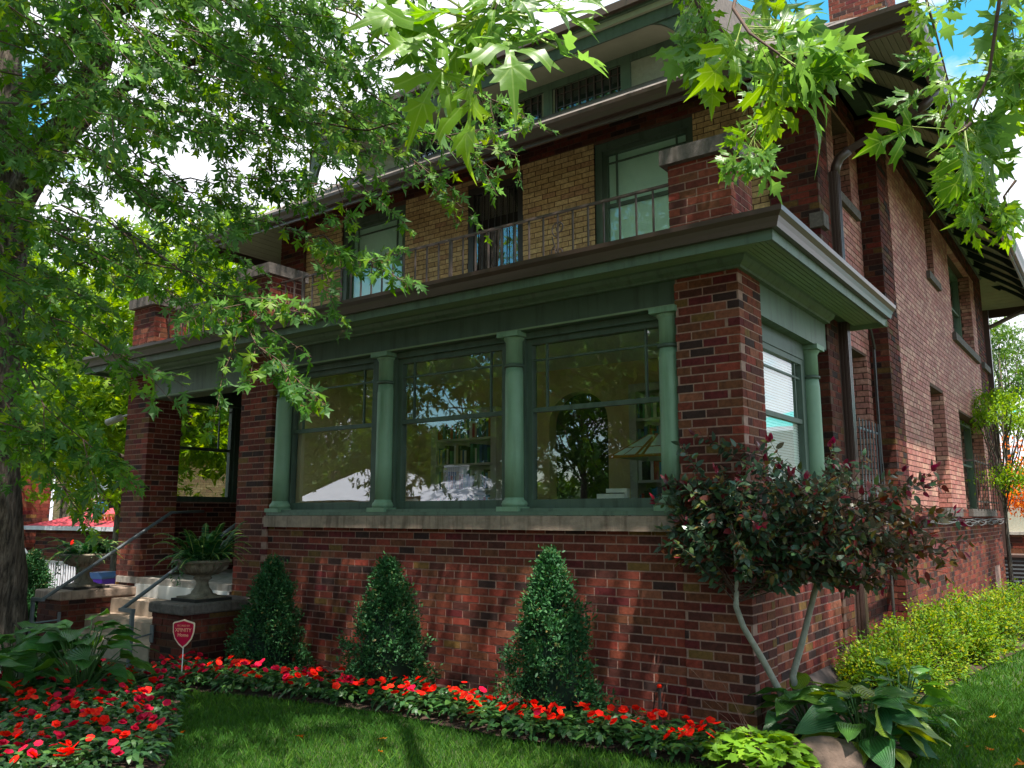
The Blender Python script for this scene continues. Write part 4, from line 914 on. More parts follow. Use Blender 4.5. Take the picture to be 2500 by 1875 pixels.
def urn(x, y, z, label, k_=0.77):
    t = thing('garden_urn', label, 'urn', (x, y, z)); pr = [(r_*k_, z_) for r_, z_ in [(0.235, 0.045), (0.20, 0.065), (0.155, 0.075), (0.145, 0.10), (0.10, 0.14), (0.085, 0.19), (0.095, 0.22), (0.13, 0.235), (0.13, 0.25), (0.11, 0.262), (0.19, 0.285), (0.29, 0.325), (0.345, 0.375), (0.37, 0.41), (0.40, 0.418), (0.405, 0.435), (0.385, 0.447), (0.34, 0.44), (0.33, 0.40), (0.1, 0.39)]]
    u = MB().lathe(pr, 40).build('bowl', 'urn', t, True)
    rb = MB()
    for k in range(28):
        th = 2*math.pi*k/28; rb.tube([(r_*k_*math.cos(th), r_*k_*math.sin(th), z_) for r_, z_ in ((0.205, .288), (0.30, .328), (0.352, .374))], 0.007, 4)
    rb.build('ribs', 'urn', u, True, kind='stuff')
    bx('plinth', 'dark_in', (-0.23, -0.23, 0.0, 0.23, 0.23, 0.03), t); bx('foot', 'urn', (-0.19, -0.19, 0.031, 0.19, 0.19, 0.05), t)
    return t
def fern(x, y, z, label, seed, nf=26, L=0.42, red=False, upright=0.75):
    global rng
    rng = np.random.default_rng(seed); t = thing('potted_plants', label, 'plants', (x, y, z))
    P, D, Nn, Sz = [], [], [], []; st = MB()
    for i in range(nf):
        a = rng.uniform(0, 2*math.pi); r0 = rng.uniform(0, 0.17); p0 = np.array([r0*math.cos(a), r0*math.sin(a), 0]); l = L*rng.uniform(0.6, 1.15)
        upz = rng.uniform(0.35, 1)*upright
        pts = [p0+np.array([math.cos(a)*l*s*(1-upz*.6), math.sin(a)*l*s*(1-upz*.6), l*(upz*s*1.5-0.7*s*s)]) for s in np.linspace(0, 1, 9)]
        st.tube(pts, [0.004]*8+[0.001], 3, False)
        for k in range(1, 9):
            for e in range(3):
                f_ = (k-e/3)/8; kk = min(int(f_*8), 7); p = pts[kk]+(pts[kk+1]-pts[kk])*(f_*8-kk); ax = unit(pts[min(kk+1, 8)]-pts[kk]); sd = unit(np.cross(ax, [0.1, 0.1, 1])); ls = 0.085*(1.05-f_)*rng.uniform(.8, 1.2)+0.008
                for sg in (1, -1): P.append(p); D.append(sd*sg+ax*0.45); Nn.append(np.cross(sd, ax)+rng.normal(size=3)*.15); Sz.append(ls)
    st.build('stems', 'gtwig', t, kind='stuff'); leaves(t, 'ovs', P, D, Nn, Sz, 'fern', mass='fronds')
    n = 420; a = rng.uniform(0, 2*math.pi, n); r = rng.uniform(0, 0.30, n)**0.95; zz = rng.uniform(-0.02, 0.14, n)
    leaves(t, 'ov', np.stack([r*np.cos(a), r*np.sin(a), zz], 1), unit(np.stack([np.cos(a), np.sin(a), rng.uniform(-.5, .7, n)], 1)), unit(rng.normal(size=(n, 3))*.6+[0, 0, 1]), rng.uniform(0.03, 0.06, n), 'ivy', mass='low_foliage')
    P = []; 
    for s in range(3):
        a0 = rng.uniform(3.3, 5.6); 
        for k in range(14): P.append([0.315*math.cos(a0)+rng.normal()*.012, 0.315*math.sin(a0)+rng.normal()*.012, 0.03-0.019*k])
    P = np.array(P); leaves(t, 'ov', P, rdir(len(P))+[0, -.4, -.6], unit(rdir(len(P))*.6+[0, -1, .4]), 0.045, 'ivy', mass='trailing_ivy')
    if red:
        for (dx, dy, dz) in ((0.02, -0.2, 0.16), (0.06, -0.22, 0.19)):
            a = np.linspace(0, 2*math.pi, 9)[:-1]; leaves(t, 'ov', np.array([[dx, dy, dz]]*8), np.stack([np.cos(a), np.sin(a)*.6, np.sin(a)*.7], 1), np.array([[0.3, -1, .3]]*8), 0.032, 'flower', mass='red_flower')
    return t
urn(-8.74, -0.60, 0.665, 'carved stone urn of ferns on the left pedestal beside the walk')
urn(-6.11, -0.60, 0.665, 'ribbed stone urn on the right pedestal in front of the dark brick pier')
fern(-8.74, -0.60, 1.08, 'ferns, trailing ivy and a red flower growing in the left urn', 3, 30, 0.62, True, 0.85)
fern(-6.11, -0.60, 1.08, 'dark green upright ferns and ivy growing in the right urn', 5, 44, 0.66, False, 0.95)
def handrail(x, xp, label):
    t = thing('handrail', label, 'handrail', (0, 0, 0)); r = 0.021
    MB().tube([(x, -1.27, 0.60), (x, 0.35, 1.64), (x, 0.85, 1.66)], r, 8).build('rail', 'steel', t, True)
    bx('rail_end', 'steel', (min(x, xp)-r, -1.30, 0.575, max(x, xp)+r, -1.255, 0.612), t); bx('post', 'steel', (xp-0.02, -1.295, 0.0, xp+0.02, -1.26, 0.574), t)
    MB().tube([(xp, -1.27, 0.30), (xp+(0.16 if xp < -8 else -0.02), -1.03, 0.33)], 0.010, 6).build('bracket', 'steel', t); bx('bracket_plate', 'steel', (xp+(0.13 if xp < -8 else -0.05), -1.035, 0.24, xp+(0.19 if xp < -8 else 0.01), -1.022, 0.42), t)
handrail(-8.35, -8.58, 'grey steel handrail climbing the left side of the front steps'); handrail(-6.55, -6.33, 'grey steel handrail climbing the right side of the front steps')
# security sign
t = thing('yard_sign', 'crimson shield-shaped security yard sign on a thin metal stake', 'sign', (-5.02, -1.50, 0), R(24))
hs_ = [(0, 0), (0.05, 0.045), (0.10, 0.115), (0.125, 0.20), (0.13, 0.31), (0.115, 0.325), (0.06, 0.34), (0, 0.36)]
shp = [(x, z) for x, z in hs_]+[(-x, z) for x, z in reversed(hs_[1:-1])]
MB().prism([(x*0.9, 0.355+z*0.74) for x, z in shp], 'y', -0.004, 0.004).build('sign_edge', 'signcream', t)
fc = MB().prism([(x*0.81, 0.372+z*0.655) for x, z in shp], 'y', -0.007, -0.0045).build('sign_face', 'signred', t)
def text(s_, size, loc, rot, m, parent, ext=0.0008, align='CENTER', bold=0.0):
    cu = bpy.data.curves.new('lettering', 'FONT'); cu.body = s_; cu.size = size; cu.extrude = ext; cu.align_x = align; cu.offset = bold; cu.resolution_u = 2
    o = bpy.data.objects.new('lettering', cu); COL.objects.link(o)
    bpy.context.view_layer.update(); dg = bpy.context.evaluated_depsgraph_get(); me = bpy.data.meshes.new_from_object(o.evaluated_get(dg)); bpy.data.objects.remove(o)
    me.materials.append(M[m]); o = link('lettering', me, parent); o.location = loc; o.rotation_euler = rot; return o
text('SECURED BY', 0.024, (0, -0.0085, 0.555), (R(90), 0, 0), 'signtext', fc)
text('XFINITY', 0.047, (0, -0.0085, 0.508), (R(90), 0, 0), 'signtext', fc, bold=0.0012); text('Home', 0.046, (0, -0.0085, 0.463), (R(90), 0, 0), 'signtext', fc, bold=0.0012)
MB().tube([(0, 0.008, 0), (0, 0.008, 0.40)], 0.006, 6).build('stake', 'white', t)
# garden spot lights / irrigation stub
t = thing('garden_light', 'black garden light on a stake beside the right pedestal wall', 'light', (-5.25, -0.40, 0)); MB().tube([(0, 0, 0), (0, 0, 0.20)], 0.012, 6).build('stake', 'black', t); MB().lathe([(0.05, 0.2), (0.06, 0.24), (0.06, 0.46), (0.05, 0.47)], 14).build('lamp_head', 'black', t)
t = thing('hose_bib_stake', 'short black stake light with red tip by the corner pier', 'light', (-0.68, -0.22, 0)); MB().tube([(0, 0, 0), (0, 0, 0.30)], 0.014, 6).build('stake', 'black', t); MB().tube([(0, 0, 0.28), (-0.04, 0, 0.26), (-0.06, 0.01, 0.12)], 0.005, 5).build('wire', 'black', t); MB().lathe([(0.018, 0.30), (0.02, 0.315), (0.01, 0.325)], 10).build('lens', 'flower', t)

# ------------------------------------------------------------------ clipped dwarf conifers
def conifer(x, y, h, r, label, seed, group=None, skew=0.0, n=17000):
    global rng
    rng = np.random.default_rng(seed); t = thing('dwarf_conifer', label, 'conifer', (x, y, 0), 0, group)
    MB().tube([(0, 0, -0.1), (0, 0, h*0.8)], [0.04, 0.01], 8).build('trunk', 'bark', t)
    nc = 520; u = rng.uniform(0, 1, nc)**0.8; th = rng.uniform(0, 2*math.pi, nc)
    lump = 1+0.13*np.sin(th*3+u*9+seed)+0.10*np.sin(th*5-u*14+seed*2)+rng.normal(size=nc)*.07
    rr = r*(1-u**1.25)**0.75*lump*rng.uniform(0.86, 1.04, nc)+0.012+(rng.random(nc) < .07)*rng.uniform(.02, .07, nc)
    C = np.stack([rr*np.cos(th)+skew*u*h, rr*np.sin(th), 0.02+u*h], 1)
    ci = rng.integers(0, nc, n); out_ = unit(np.stack([np.cos(th), np.sin(th), 0.9+0*th], 1))[ci]
    P = C[ci]+rng.normal(size=(n, 3))*0.028 - out_*rng.uniform(0, 0.09, (n, 1))**1.0
    D = unit(out_+rng.normal(size=(n, 3))*0.75)
    leaves(t, 'ovs', P, D, unit(rng.normal(size=(n, 3))+[0, 0, 1]), rng.uniform(0.022, 0.046, n), 'conifer', mass='foliage', fold=0.1, droop=0.1)
    inner = MB(); inner.lathe([(r*0.66, 0.0), (r*0.58, h*0.3), (r*0.3, h*0.65), (0.02, h*0.78)], 14); inner.build('inner_shade', 'coreshade', t, True)
M['coreshade'] = plain('painted_inner_shade', (.008, .022, .010), 1, .4, 20, 0)  # near-black colour painting the shade inside the foliage
M['gutter2'] = plain('dull_brown_plastic', (.045, .032, .028), .9, .2, 10, .2)
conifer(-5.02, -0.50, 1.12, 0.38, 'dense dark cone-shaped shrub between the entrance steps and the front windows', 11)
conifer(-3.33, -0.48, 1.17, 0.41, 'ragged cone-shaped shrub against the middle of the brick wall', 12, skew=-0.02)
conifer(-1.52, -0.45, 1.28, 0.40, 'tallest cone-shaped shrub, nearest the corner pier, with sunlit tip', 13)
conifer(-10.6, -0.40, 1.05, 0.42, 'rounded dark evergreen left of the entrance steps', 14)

# ------------------------------------------------------------------ impatiens plants
def imp_parts(seed, fm):
    global rng
    rng = np.random.default_rng(seed); out = []
    for v in range(3):
        n = 62; a = rng.uniform(0, 6.28, n); r = 0.15*np.sqrt(rng.uniform(0, 1, n)); z = 0.17-0.5*r+rng.uniform(-.045, .02, n)
        P = np.stack([r*np.cos(a), r*np.sin(a), z], 1); D = unit(np.stack([np.cos(a), np.sin(a), rng.uniform(-.35, .35, n)], 1)+rng.normal(size=(n, 3))*.3)
        o = leaves(None, 'ov', P, D, unit(rng.normal(size=(n, 3))*.4+[0, 0, 1]), rng.uniform(.05, .095, n), 'imp', mass='foliage', fold=.3); me = o.data; bpy.data.objects.remove(o)
        out.append(me)
    fl = []
    for v in range(3):
        P = []; D = []
        k = 5+v; a = np.linspace(0, 2*math.pi, k+1)[:-1]+v
        P = np.zeros((k, 3)); D = np.stack([np.cos(a), np.sin(a), 0.12+0*a], 1)
        V0, F0 = LEAF['ov']; fr = frames(D, np.array([[0, 0, 1.0]]*k)); W = np.einsum('nij,mj->nmi', fr, V0*[2.6, 1, 1])*0.037
        if v == 1: 
            fr2 = frames(unit(D+[0, 0, .9]), np.array([[0, 0, 1.0]]*k)); W = np.concatenate([W, np.einsum('nij,mj->nmi', fr2, V0*[2.4, 1, 1])*0.026])
        nn = len(W); F = F0[None]+(np.arange(nn)*len(V0))[:, None, None]
        fl.append(npmesh('flower', W.reshape(-1, 3), F.reshape(-1, 3), fm, np.repeat(rng.random(nn), len(V0))))
    return out, fl
IR, FR_ = imp_parts(21, 'flower'); IC, FC_ = imp_parts(22, 'flowerc')
def inpoly(x, y, poly):
    c = False; j = len(poly)-1
    for i in range(len(poly)):
        if (poly[i][1] > y) != (poly[j][1] > y) and x < (poly[j][0]-poly[i][0])*(y-poly[i][1])/(poly[j][1]-poly[i][1])+poly[i][0]: c = not c
        j = i
    return c
def implant(x, y, kind, label, group, nf, sc=1.0):
    t = thing('impatiens', label, 'flower', (x, y, gh(x, y)), random.uniform(0, 6.28), group); t.scale = (sc, sc, sc)
    fol, fls = (IR, FR_) if kind == 'r' else (IC, FC_)
    link('foliage', random.choice(fol), t, kind='stuff')
    for i in range(nf):
        a, r = random.uniform(0, 6.28), 0.15*math.sqrt(random.random()); o = link('flower', random.choice(fls), t)
        o.location = (r*math.cos(a), r*math.sin(a), 0.215-0.45*r+random.uniform(-.015, .02)); o.rotation_euler = (random.uniform(-.7, .7), random.uniform(-.7, .7), random.uniform(0, 6)); s_ = random.uniform(.75, 1.15); o.scale = (s_,)*3
random.seed(5)
band = [(-5.05, -1.55), (-4.2, -1.28), (-3.4, -1.12), (-2.7, -1.03), (-2.0, -1.08), (-1.4, -1.08), (-0.8, -0.98), (-0.1, -0.92), (0.1, -0.52), (-0.7, -0.50), (-1.5, -0.62), (-2.4, -0.58), (-3.3, -0.66), (-4.2, -0.80), (-4.9, -0.98), (-5.6, -1.05), (-5.7, -1.35)]
def scatter(poly, d, avoid=()):
    xs = [p[0] for p in poly]; ys = [p[1] for p in poly]; pts = []; tries = 0
    while tries < 6000:
        tries += 1; x, y = random.uniform(min(xs), max(xs)), random.uniform(min(ys), max(ys))
        if not inpoly(x, y, poly) or any(math.hypot(x-a, y-b) < d for a, b in pts) or any(math.hypot(x-a, y-b) < r for a, b, r in avoid): continue
        pts.append((x, y))
    return pts
for x, y in scatter(band, 0.148, [(-1.5, -.45, .33), (-3.3, -.5, .34)]):
    k = 'r' if (x > -3.8 and random.random() < 0.80) or random.random() < 0.45 else 'c'
    sec = 'beside the yard sign' if x < -4.6 else 'in front of the leftmost cone shrub' if x < -3.9 else 'around the middle cone shrub' if x < -2.7 else 'between the middle and tallest cone shrubs' if x < -1.9 else 'around the tallest cone shrub' if x < -1.1 else 'below the corner pier'
    cn = 'scarlet' if k == 'r' else 'crimson'
    implant(x, y, k, cn+' impatiens '+sec+', in the bed along the brick wall', cn+' impatiens '+sec, random.choice([2, 3, 4, 4, 5]))
bandL = [(-6.2, -1.85), (-5.5, -1.72), (-4.95, -1.74), (-4.45, -1.96), (-3.8, -2.45), (-3.25, -2.85), (-2.86, -3.15), (-2.8, -3.6), (-3.3, -4.4), (-5.0, -4.6), (-6.4, -3.4)]
HOSTAS = [(-5.35, -2.28, .30), (-6.25, -2.45, .30), (-4.62, -3.35, .26)]
for x, y in scatter(bandL, 0.18, HOSTAS):
    edge = min(math.hypot(x-a, y-b) for a, b in leftbed[2:8]) < 0.28 or random.random() < 0.35
    k = 'c' if edge else 'r'
    sec = 'nearest the viewer' if y < -3.6 else 'along the lawn edge' if x > -4.2 and y > -2.9 else 'around the big hosta' if y > -2.7 else 'in the middle'
    cn = 'scarlet' if k == 'r' else 'crimson'
    implant(x, y, k, cn+' impatiens '+sec+' of the rounded bed at lower left', cn+' impatiens '+sec+' of the left bed', random.choice([2, 3, 3, 4, 5]))

# ------------------------------------------------------------------ hostas
def hosta_mesh(m, seed, wd=0.72):
    rs = np.random.default_rng(seed); nu, nv = 8, 11; V = []; L = []
    for j in range(nv):
        t_ = j/(nv-1); w_ = wd*0.5*math.sin(math.pi*min(1, t_**0.62))**0.85*(1-0.25*t_) if 0 < t_ < 1 else 0.004
        for i in range(nu+1):
            s_ = -1+2*i/nu; x = w_*s_; rip = 0.012*math.cos(s_*22)*math.sin(math.pi*t_)
            edge = 0.03*abs(s_)**3*math.sin(t_*14+i)
            V.append((x, t_, 0.30*abs(x)**1.3-0.38*(t_-0.12)**2+rip+edge)); L.append((s_, t_, 0))
    F = [(j*(nu+1)+i, j*(nu+1)+i+1, (j+1)*(nu+1)+i+1, (j+1)*(nu+1)+i) for j in range(nv-1) for i in range(nu)]
    return npmesh('leaf', np.array(V), np.array(F), m, None, True, luv=L)
HM = [hosta_mesh('hosta', i) for i in range(2)]; HG = [hosta_mesh('hostagold', i, 0.78) for i in range(2)]
def hosta(x, y, label, n, size, meshes, seed, stemh=0.36, z=0.0):
    global rng
    rng = np.random.default_rng(seed); t = thing('hosta', label, 'hosta', (x, y, z)); st = MB()
    for i in range(n):
        f_ = i/n; a = i*2.39996+rng.uniform(-.3, .3); el = R(78)-f_*R(72); s = size*rng.uniform(.75, 1.12)*(0.75+0.35*math.sin(math.pi*min(1, f_+.2)))
        L = stemh*(0.80+0.55*(1-f_)*rng.uniform(.7, 1.1)); hd = np.array([math.cos(a), math.sin(a), 0]); p = hd*L*math.cos(el)*0.95+np.array([0, 0, L*max(0.25, math.sin(el))])
        st.tube([hd*0.02, (hd*0.02+p)/2+np.array([0, 0, .05]), p], [0.009, 0.007, 0.005], 5, False)
        d = unit(hd*1.0+np.array([0, 0, math.sin(el)*1.05-0.72])+rng.normal(size=3)*.18); nn = unit(np.array([0, 0, .8])+hd*(0.9 if f_ > .25 else -.3)+rng.normal(size=3)*.28)
        fr = frames(d[None], nn[None])[0]; o = link('leaf', meshes[i % 2], t); mw = Matrix.Identity(4)
        for r_ in range(3):
            for c_ in range(3): mw[r_][c_] = fr[r_, c_]*s
            mw[r_][3] = p[r_]
        o.matrix_local = mw
    st.build('stems', 'gtwigd', t, kind='stuff')
M['gtwigd'] = plain('green_hosta_stems', (.05, .12, .03), 0.5, .2, 10, 0)
hosta(-5.35, -2.28, 'large green hosta clump in front of the entrance steps', 60, 0.33, HM, 31, 0.48)
hosta(-6.05, -2.55, 'green hosta at the left edge in front of the walk', 44, 0.34, HM, 32, 0.44)
hosta(-5.45, -3.45, 'nearest hosta with broad leaves reaching in from the left edge', 40, 0.36, HM, 33, 0.46)
hosta(0.74, -0.02, 'gold-centred hosta beside the rock under the purple shrub', 50, 0.30, HG, 34, 0.30)
hosta(0.35, 0.10, 'blue green hosta at the foot of the purple shrub', 28, 0.26, HG, 36, 0.28)
hosta(0.82, 0.75, 'green hosta clump in front of the yellow green hedge', 40, 0.21, HM, 35, 0.34)
# coral bell clump and the rock
rng = np.random.default_rng(41); t = thing('coral_bells', 'lime green ruffled coral bells clump beside the rock', 'plant', (0.30, -0.80, 0))
n = 150; a = rng.uniform(0, 6.28, n); r = 0.30*np.sqrt(rng.uniform(0, 1, n)); P = np.stack([r*np.cos(a), r*np.sin(a), 0.20-1.3*r*r+rng.uniform(-.04, .03, n)], 1)
leaves(t, 'he', P, unit(np.stack([np.cos(a), np.sin(a), rng.uniform(-.2, .5, n)], 1)), unit(rng.normal(size=(n, 3))*.35+[0, 0, 1]), rng.uniform(.07, .11, n), 'heuch', nobj=150, fold=.2)
st = MB()
for i in range(5):
    st.tube(curve((0, 0, .1), (rng.uniform(-.5, -.1), rng.uniform(-.1, .2), rng.uniform(.4, .6)), 6, .1), 0.0011, 4, False)
st.build('flower_stalks', 'twig', t, kind='stuff')
bm = bmesh.new(); bmesh.ops.create_icosphere(bm, subdivisions=4, radius=1)
for v in bm.verts:
    p = v.co.copy(); k = 1+0.16*noise.noise(p*1.3)+0.07*noise.noise(p*3.1)+0.02*noise.noise(p*9); v.co = Vector((p.x*0.26*k, p.y*0.20*k, p.z*0.15*k))
me = bpy.data.meshes.new('rock'); bm.to_mesh(me); me.materials.append(M['rock']); me.polygons.foreach_set('use_smooth', [True]*len(me.polygons)); o = link('rock', me); o.location = (0.60, -0.40, 0.015); o.rotation_euler.z = .6; tag(o, 'rounded pinkish rock between the coral bells and the gold hosta', 'rock')

# ------------------------------------------------------------------ purple leaved shrub
M['plumr'] = leaf_mat('burgundy_plum_leaf', [(0, (.045, .060, .014)), (.35, (.085, .070, .012)), (.65, (.12, .045, .014)), (.85, (.14, .022, .018)), (1, (.20, .015, .03))], 0.3, 0.36, 0.4, back=(.09, .08, .05))
rng = np.random.default_rng(51); SB = np.array([0.26, 0.17, 0.0])
t = thing('purple_shrub', 'two-stemmed purple plum shrub with crimson new growth in front of the corner pier', 'shrub', tuple(SB))
def at_depth(u, v, y): 
    d = (u-1250)*RT-(v-937)*UP+FOC*FW; return CAMLOC+d*((y-CAMLOC[1])/d[1])
s1 = [SB, at_depth(1905, 1690, .06), at_depth(1862, 1610, -.06), at_depth(1815, 1530, -.12), at_depth(1797, 1480, -.12), at_depth(1800, 1400, -.12), at_depth(1790, 1310, -.12), at_depth(1760, 1220, -.10)]
s2 = [SB+(0.03, 0.03, 0), at_depth(1935, 1650, .20), at_depth(1955, 1580, .22), at_depth(1975, 1500, .25), at_depth(1990, 1440, .25), at_depth(2010, 1370, .3), at_depth(2040, 1290, .3), at_depth(2050, 1200, .3)]
for s_ in (s1, s2): MB().tube([p-SB for p in s_], [.030, .026, .024, .022, .022, .014, .010, .006], 8).build('stem', 'pbark', t, True)
ec = np.array([0.40, 0.10, 1.45]); er = np.array([1.25, 0.68, 0.50]); br = MB(); TI = []
o4 = ([], [], [], [])
for i in range(165):
    s_ = s1 if i % 2 else s2; jj = rng.integers(4, 7); st_ = s_[jj]+(s_[jj+1]-s_[jj])*rng.random()
    q = rdir(1)[0]; tip = ec+q*er*rng.uniform(.6, 1.0)+np.array([0, 0, .08])
    if q[2] > 0.2: tip[2] += abs(rng.normal())*0.16
    if tip[2] < 0.98+0.12*rng.random(): tip[2] = 1.0+0.1*rng.random()
    if tip[1] > 0.35 and tip[0] < 0.15: tip[1] = -0.12*rng.random()-0.05
    if tip[0] < -0.02 and tip[1] > -0.04: tip[1] = -0.05-0.15*rng.random()
    cv = curve(st_, tip, 7, 0.10, 0.05); 
    for c_ in cv:
        if c_[0] < 0.05 and c_[1] > -0.03 and c_[1] < .55: c_[1] = -0.05
    br.tube(cv-SB, list(np.linspace(.006, .0015, 7)), 4, False); twig_leaves(cv, 40, 0.088, o4, 0.18, 0.25, 0.25, 0.8); TI.append((cv[-1], unit(cv[-1]-cv[-3])))
br.build('branches', 'twig', t, False, kind='stuff')
P, D, Nn, Sz = [np.array(x) for x in o4]; side_ = P[:, 0]+rng.normal(size=len(P))*.35 > .75
for k_, m_ in ((~side_, 'plum'), (side_, 'plumr')): leaves(t, 'ov', P[k_]-SB, D[k_], Nn[k_], Sz[k_], m_, nobj=150, fold=.35, droop=.15)
P, D, Nn, Sz = [], [], [], []
for p, d in TI:
    if p[2] > 1.5 and rng.random() < .5:
        for k in range(4): P.append(p-SB+rng.normal(size=3)*.012); D.append(unit(d+rng.normal(size=3)*.45+[0, 0, .4])); Nn.append(rdir(1)[0]); Sz.append(rng.uniform(.045, .075))
leaves(t, 'ov', P, D, Nn, Sz, 'plumtip', mass='new_growth')

# ------------------------------------------------------------------ yellow green spirea hedge plants, small maple at the rear
def mound(x, y, r, h, label, seed, m='spirea', n=5200, ls=0.034, group=None, name='spirea', cat='shrub', hold=0.5):
    global rng
    rng = np.random.default_rng(seed); t = thing(name, label, cat, (x, y, 0), 0, group); st = MB(); nc = 150
    u = rdir(nc); u[:, 2] = np.abs(u[:, 2]); rad = rng.uniform(.72, 1.08, nc)[:, None]; C = u*rad*np.array([r, r, h])
    for c in C: st.tube([np.array([c[0]*.15, c[1]*.15, 0]), c*[.6, .6, .55], c], [.005, .004, .002], 3, False)
    st.build('stems', 'twig', t, kind='stuff'); ci = rng.integers(0, nc, n)
    P = C[ci]*(1-rng.uniform(0, .3, (n, 1)))+rng.normal(size=(n, 3))*.045; P[:, 2] = np.maximum(P[:, 2], .04)
    leaves(t, 'ovs', P, unit(u[ci]+rng.normal(size=(n, 3))*.7), unit(rng.normal(size=(n, 3))*.6+[0, 0, 1]), ls*rng.uniform(.7, 1.3, n), m, fold=.2)
    return t
HL = ['yellow green spirea shrub nearest the corner, behind the small hosta', 'spirea shrub second from the corner along the side wall', 'bright spirea shrub below the first side window', 'golden spirea shrub in the middle of the side hedge', 'golden spirea shrub fourth along the side wall, toward the rear', 'sunlit golden spirea shrub next to the rear guard window', 'farthest golden spirea shrub by the rear downspout']
for i, (x, y, r, h) in enumerate([(0.38, 1.8, .34, .48), (0.46, 2.55, .42, .62), (0.52, 3.45, .46, .70), (0.62, 4.5, .48, .68), (0.70, 5.6, .52, .66), (0.78, 6.8, .55, .64), (0.85, 8.3, .6, .6)]):
    mound(x, y, r, h, HL[i], 60+i, n=6500 if i < 4 else 4500, ls=.036 if i < 3 else .042)
# wood-look area well cover
t = thing('well_cover', 'ribbed brown window well cover leaning on the side wall behind the hostas', 'cover', (0.02, 0.95, 0.0))
MB().prism([(0.0, 0.0), (0.0, 0.26), (0.04, 0.28), (0.20, 0.10), (0.20, 0.0)], 'y', 0.1, 0.75).build('cover', 'gutter2', t)
for k in range(9): bx('rib', 'twig', (0.06+0.0, 0.13+k*.07, 0.0, 0.205, 0.145+k*.07, 0.10), t)
# lawn
rng = np.random.default_rng(71)
def lawn(region, dens, hgt, wdt, name):
    x0, x1, y0, y1 = region; n = int((x1-x0)*(y1-y0)*dens); X = rng.uniform(x0, x1, n); Y = rng.uniform(y0, y1, n)
    q = np.stack([X, Y, np.zeros(n)], 1)-CAMLOC; z = q@FW; u = 1250+FOC*(q@RT)/np.maximum(z, .1); v = 937-FOC*(q@UP)/np.maximum(z, .1)
    ok = (z > .5) & (u > -80) & (u < 2580) & (v > 1180) & (v < 1990); X, Y = X[ok], Y[ok]
    def ins(poly):
        c = np.zeros(len(X), bool); j = len(poly)-1
        for i in range(len(poly)):
            (xi, yi), (xj, yj) = poly[i], poly[j]
            if yi != yj: c ^= ((yi > Y) != (yj > Y)) & (X < (xj-xi)*(Y-yi)/(yj-yi)+xi)
            j = i
        return c
    keep = ~ins(wallbed) & ~ins(leftbed) & ~((X < .1) & (X > -9.1) & (Y > 0)) & ~((X > -8.5) & (X < -6.4) & (Y < 0)) & ~((Y < -12.3) & (Y > -14)) & ~((Y < -15.4) & (Y > -24.1)); X, Y = X[keep], Y[keep]; n = len(X)
    tt = np.clip((-10.8-X)/8.5, 0, 1); Z = -1.3*tt*tt*(3-2*tt)-.02
    a = rng.uniform(0, 6.28, n); h = hgt*rng.uniform(.5, 1.3, n); w_ = wdt*rng.uniform(.7, 1.2, n); lx = rng.normal(size=n)*.35*h; ly = rng.normal(size=n)*.35*h; cx_, cy_ = np.cos(a)*w_, np.sin(a)*w_
    V = np.stack([np.stack([X-cx_, Y-cy_, Z], 1), np.stack([X+cx_, Y+cy_, Z], 1), np.stack([X+cx_*.7+lx*.4, Y+cy_*.7+ly*.4, Z+h*.6], 1), np.stack([X+lx, Y+ly, Z+h], 1)], 1)
    F = np.array([(0, 1, 2), (0, 2, 3)])[None]+(np.arange(n)*4)[:, None, None]
    lp = (np.sin(X*1.7+np.sin(Y*2.1))*.5+.5)*.35; me = npmesh(name, V.reshape(-1, 3), F.reshape(-1, 3), 'grass', np.repeat(np.clip(rng.uniform(0, .65, n)+lp, 0, .99), 4)); return me
me = lawn((-5.5, 4.0, -4.2, 3.0), 5200, .052, .0028, 'grass'); tag(link('grass', me, kind='stuff'), 'mown green lawn grass between the flower beds', 'grass')
me = lawn((0.5, 9.0, 3.0, 16.0), 1500, .06, .006, 'grass'); tag(link('grass', me, kind='stuff'), 'sunny lawn grass along the right side of the house', 'grass')
me = lawn((-40, -9.2, -12, 12.0), 260, .10, .02, 'grass'); tag(link('grass', me, kind='stuff'), 'sunny grass of the neighbouring yard at far left', 'grass')

rng = np.random.default_rng(77); n = 90; P = np.stack([rng.uniform(-4.5, 3.2, n), rng.uniform(-3.9, 2.5, n), rng.uniform(.015, .045, n)], 1); P = P[[not inpoly(p[0], p[1], wallbed) and not (p[0] < .1 and p[1] > -.9) for p in P]]; n = len(P)
tag(leaves(None, 'mm', P, unit(rdir(n)*[1, 1, .2]), unit(rng.normal(size=(n, 3))*.3+[0, 0, 1]), rng.uniform(.04, .08, n), 'orangeleaf', mass='fallen_leaves'), 'few dry leaves fallen on the lawn', 'fallen leaves')

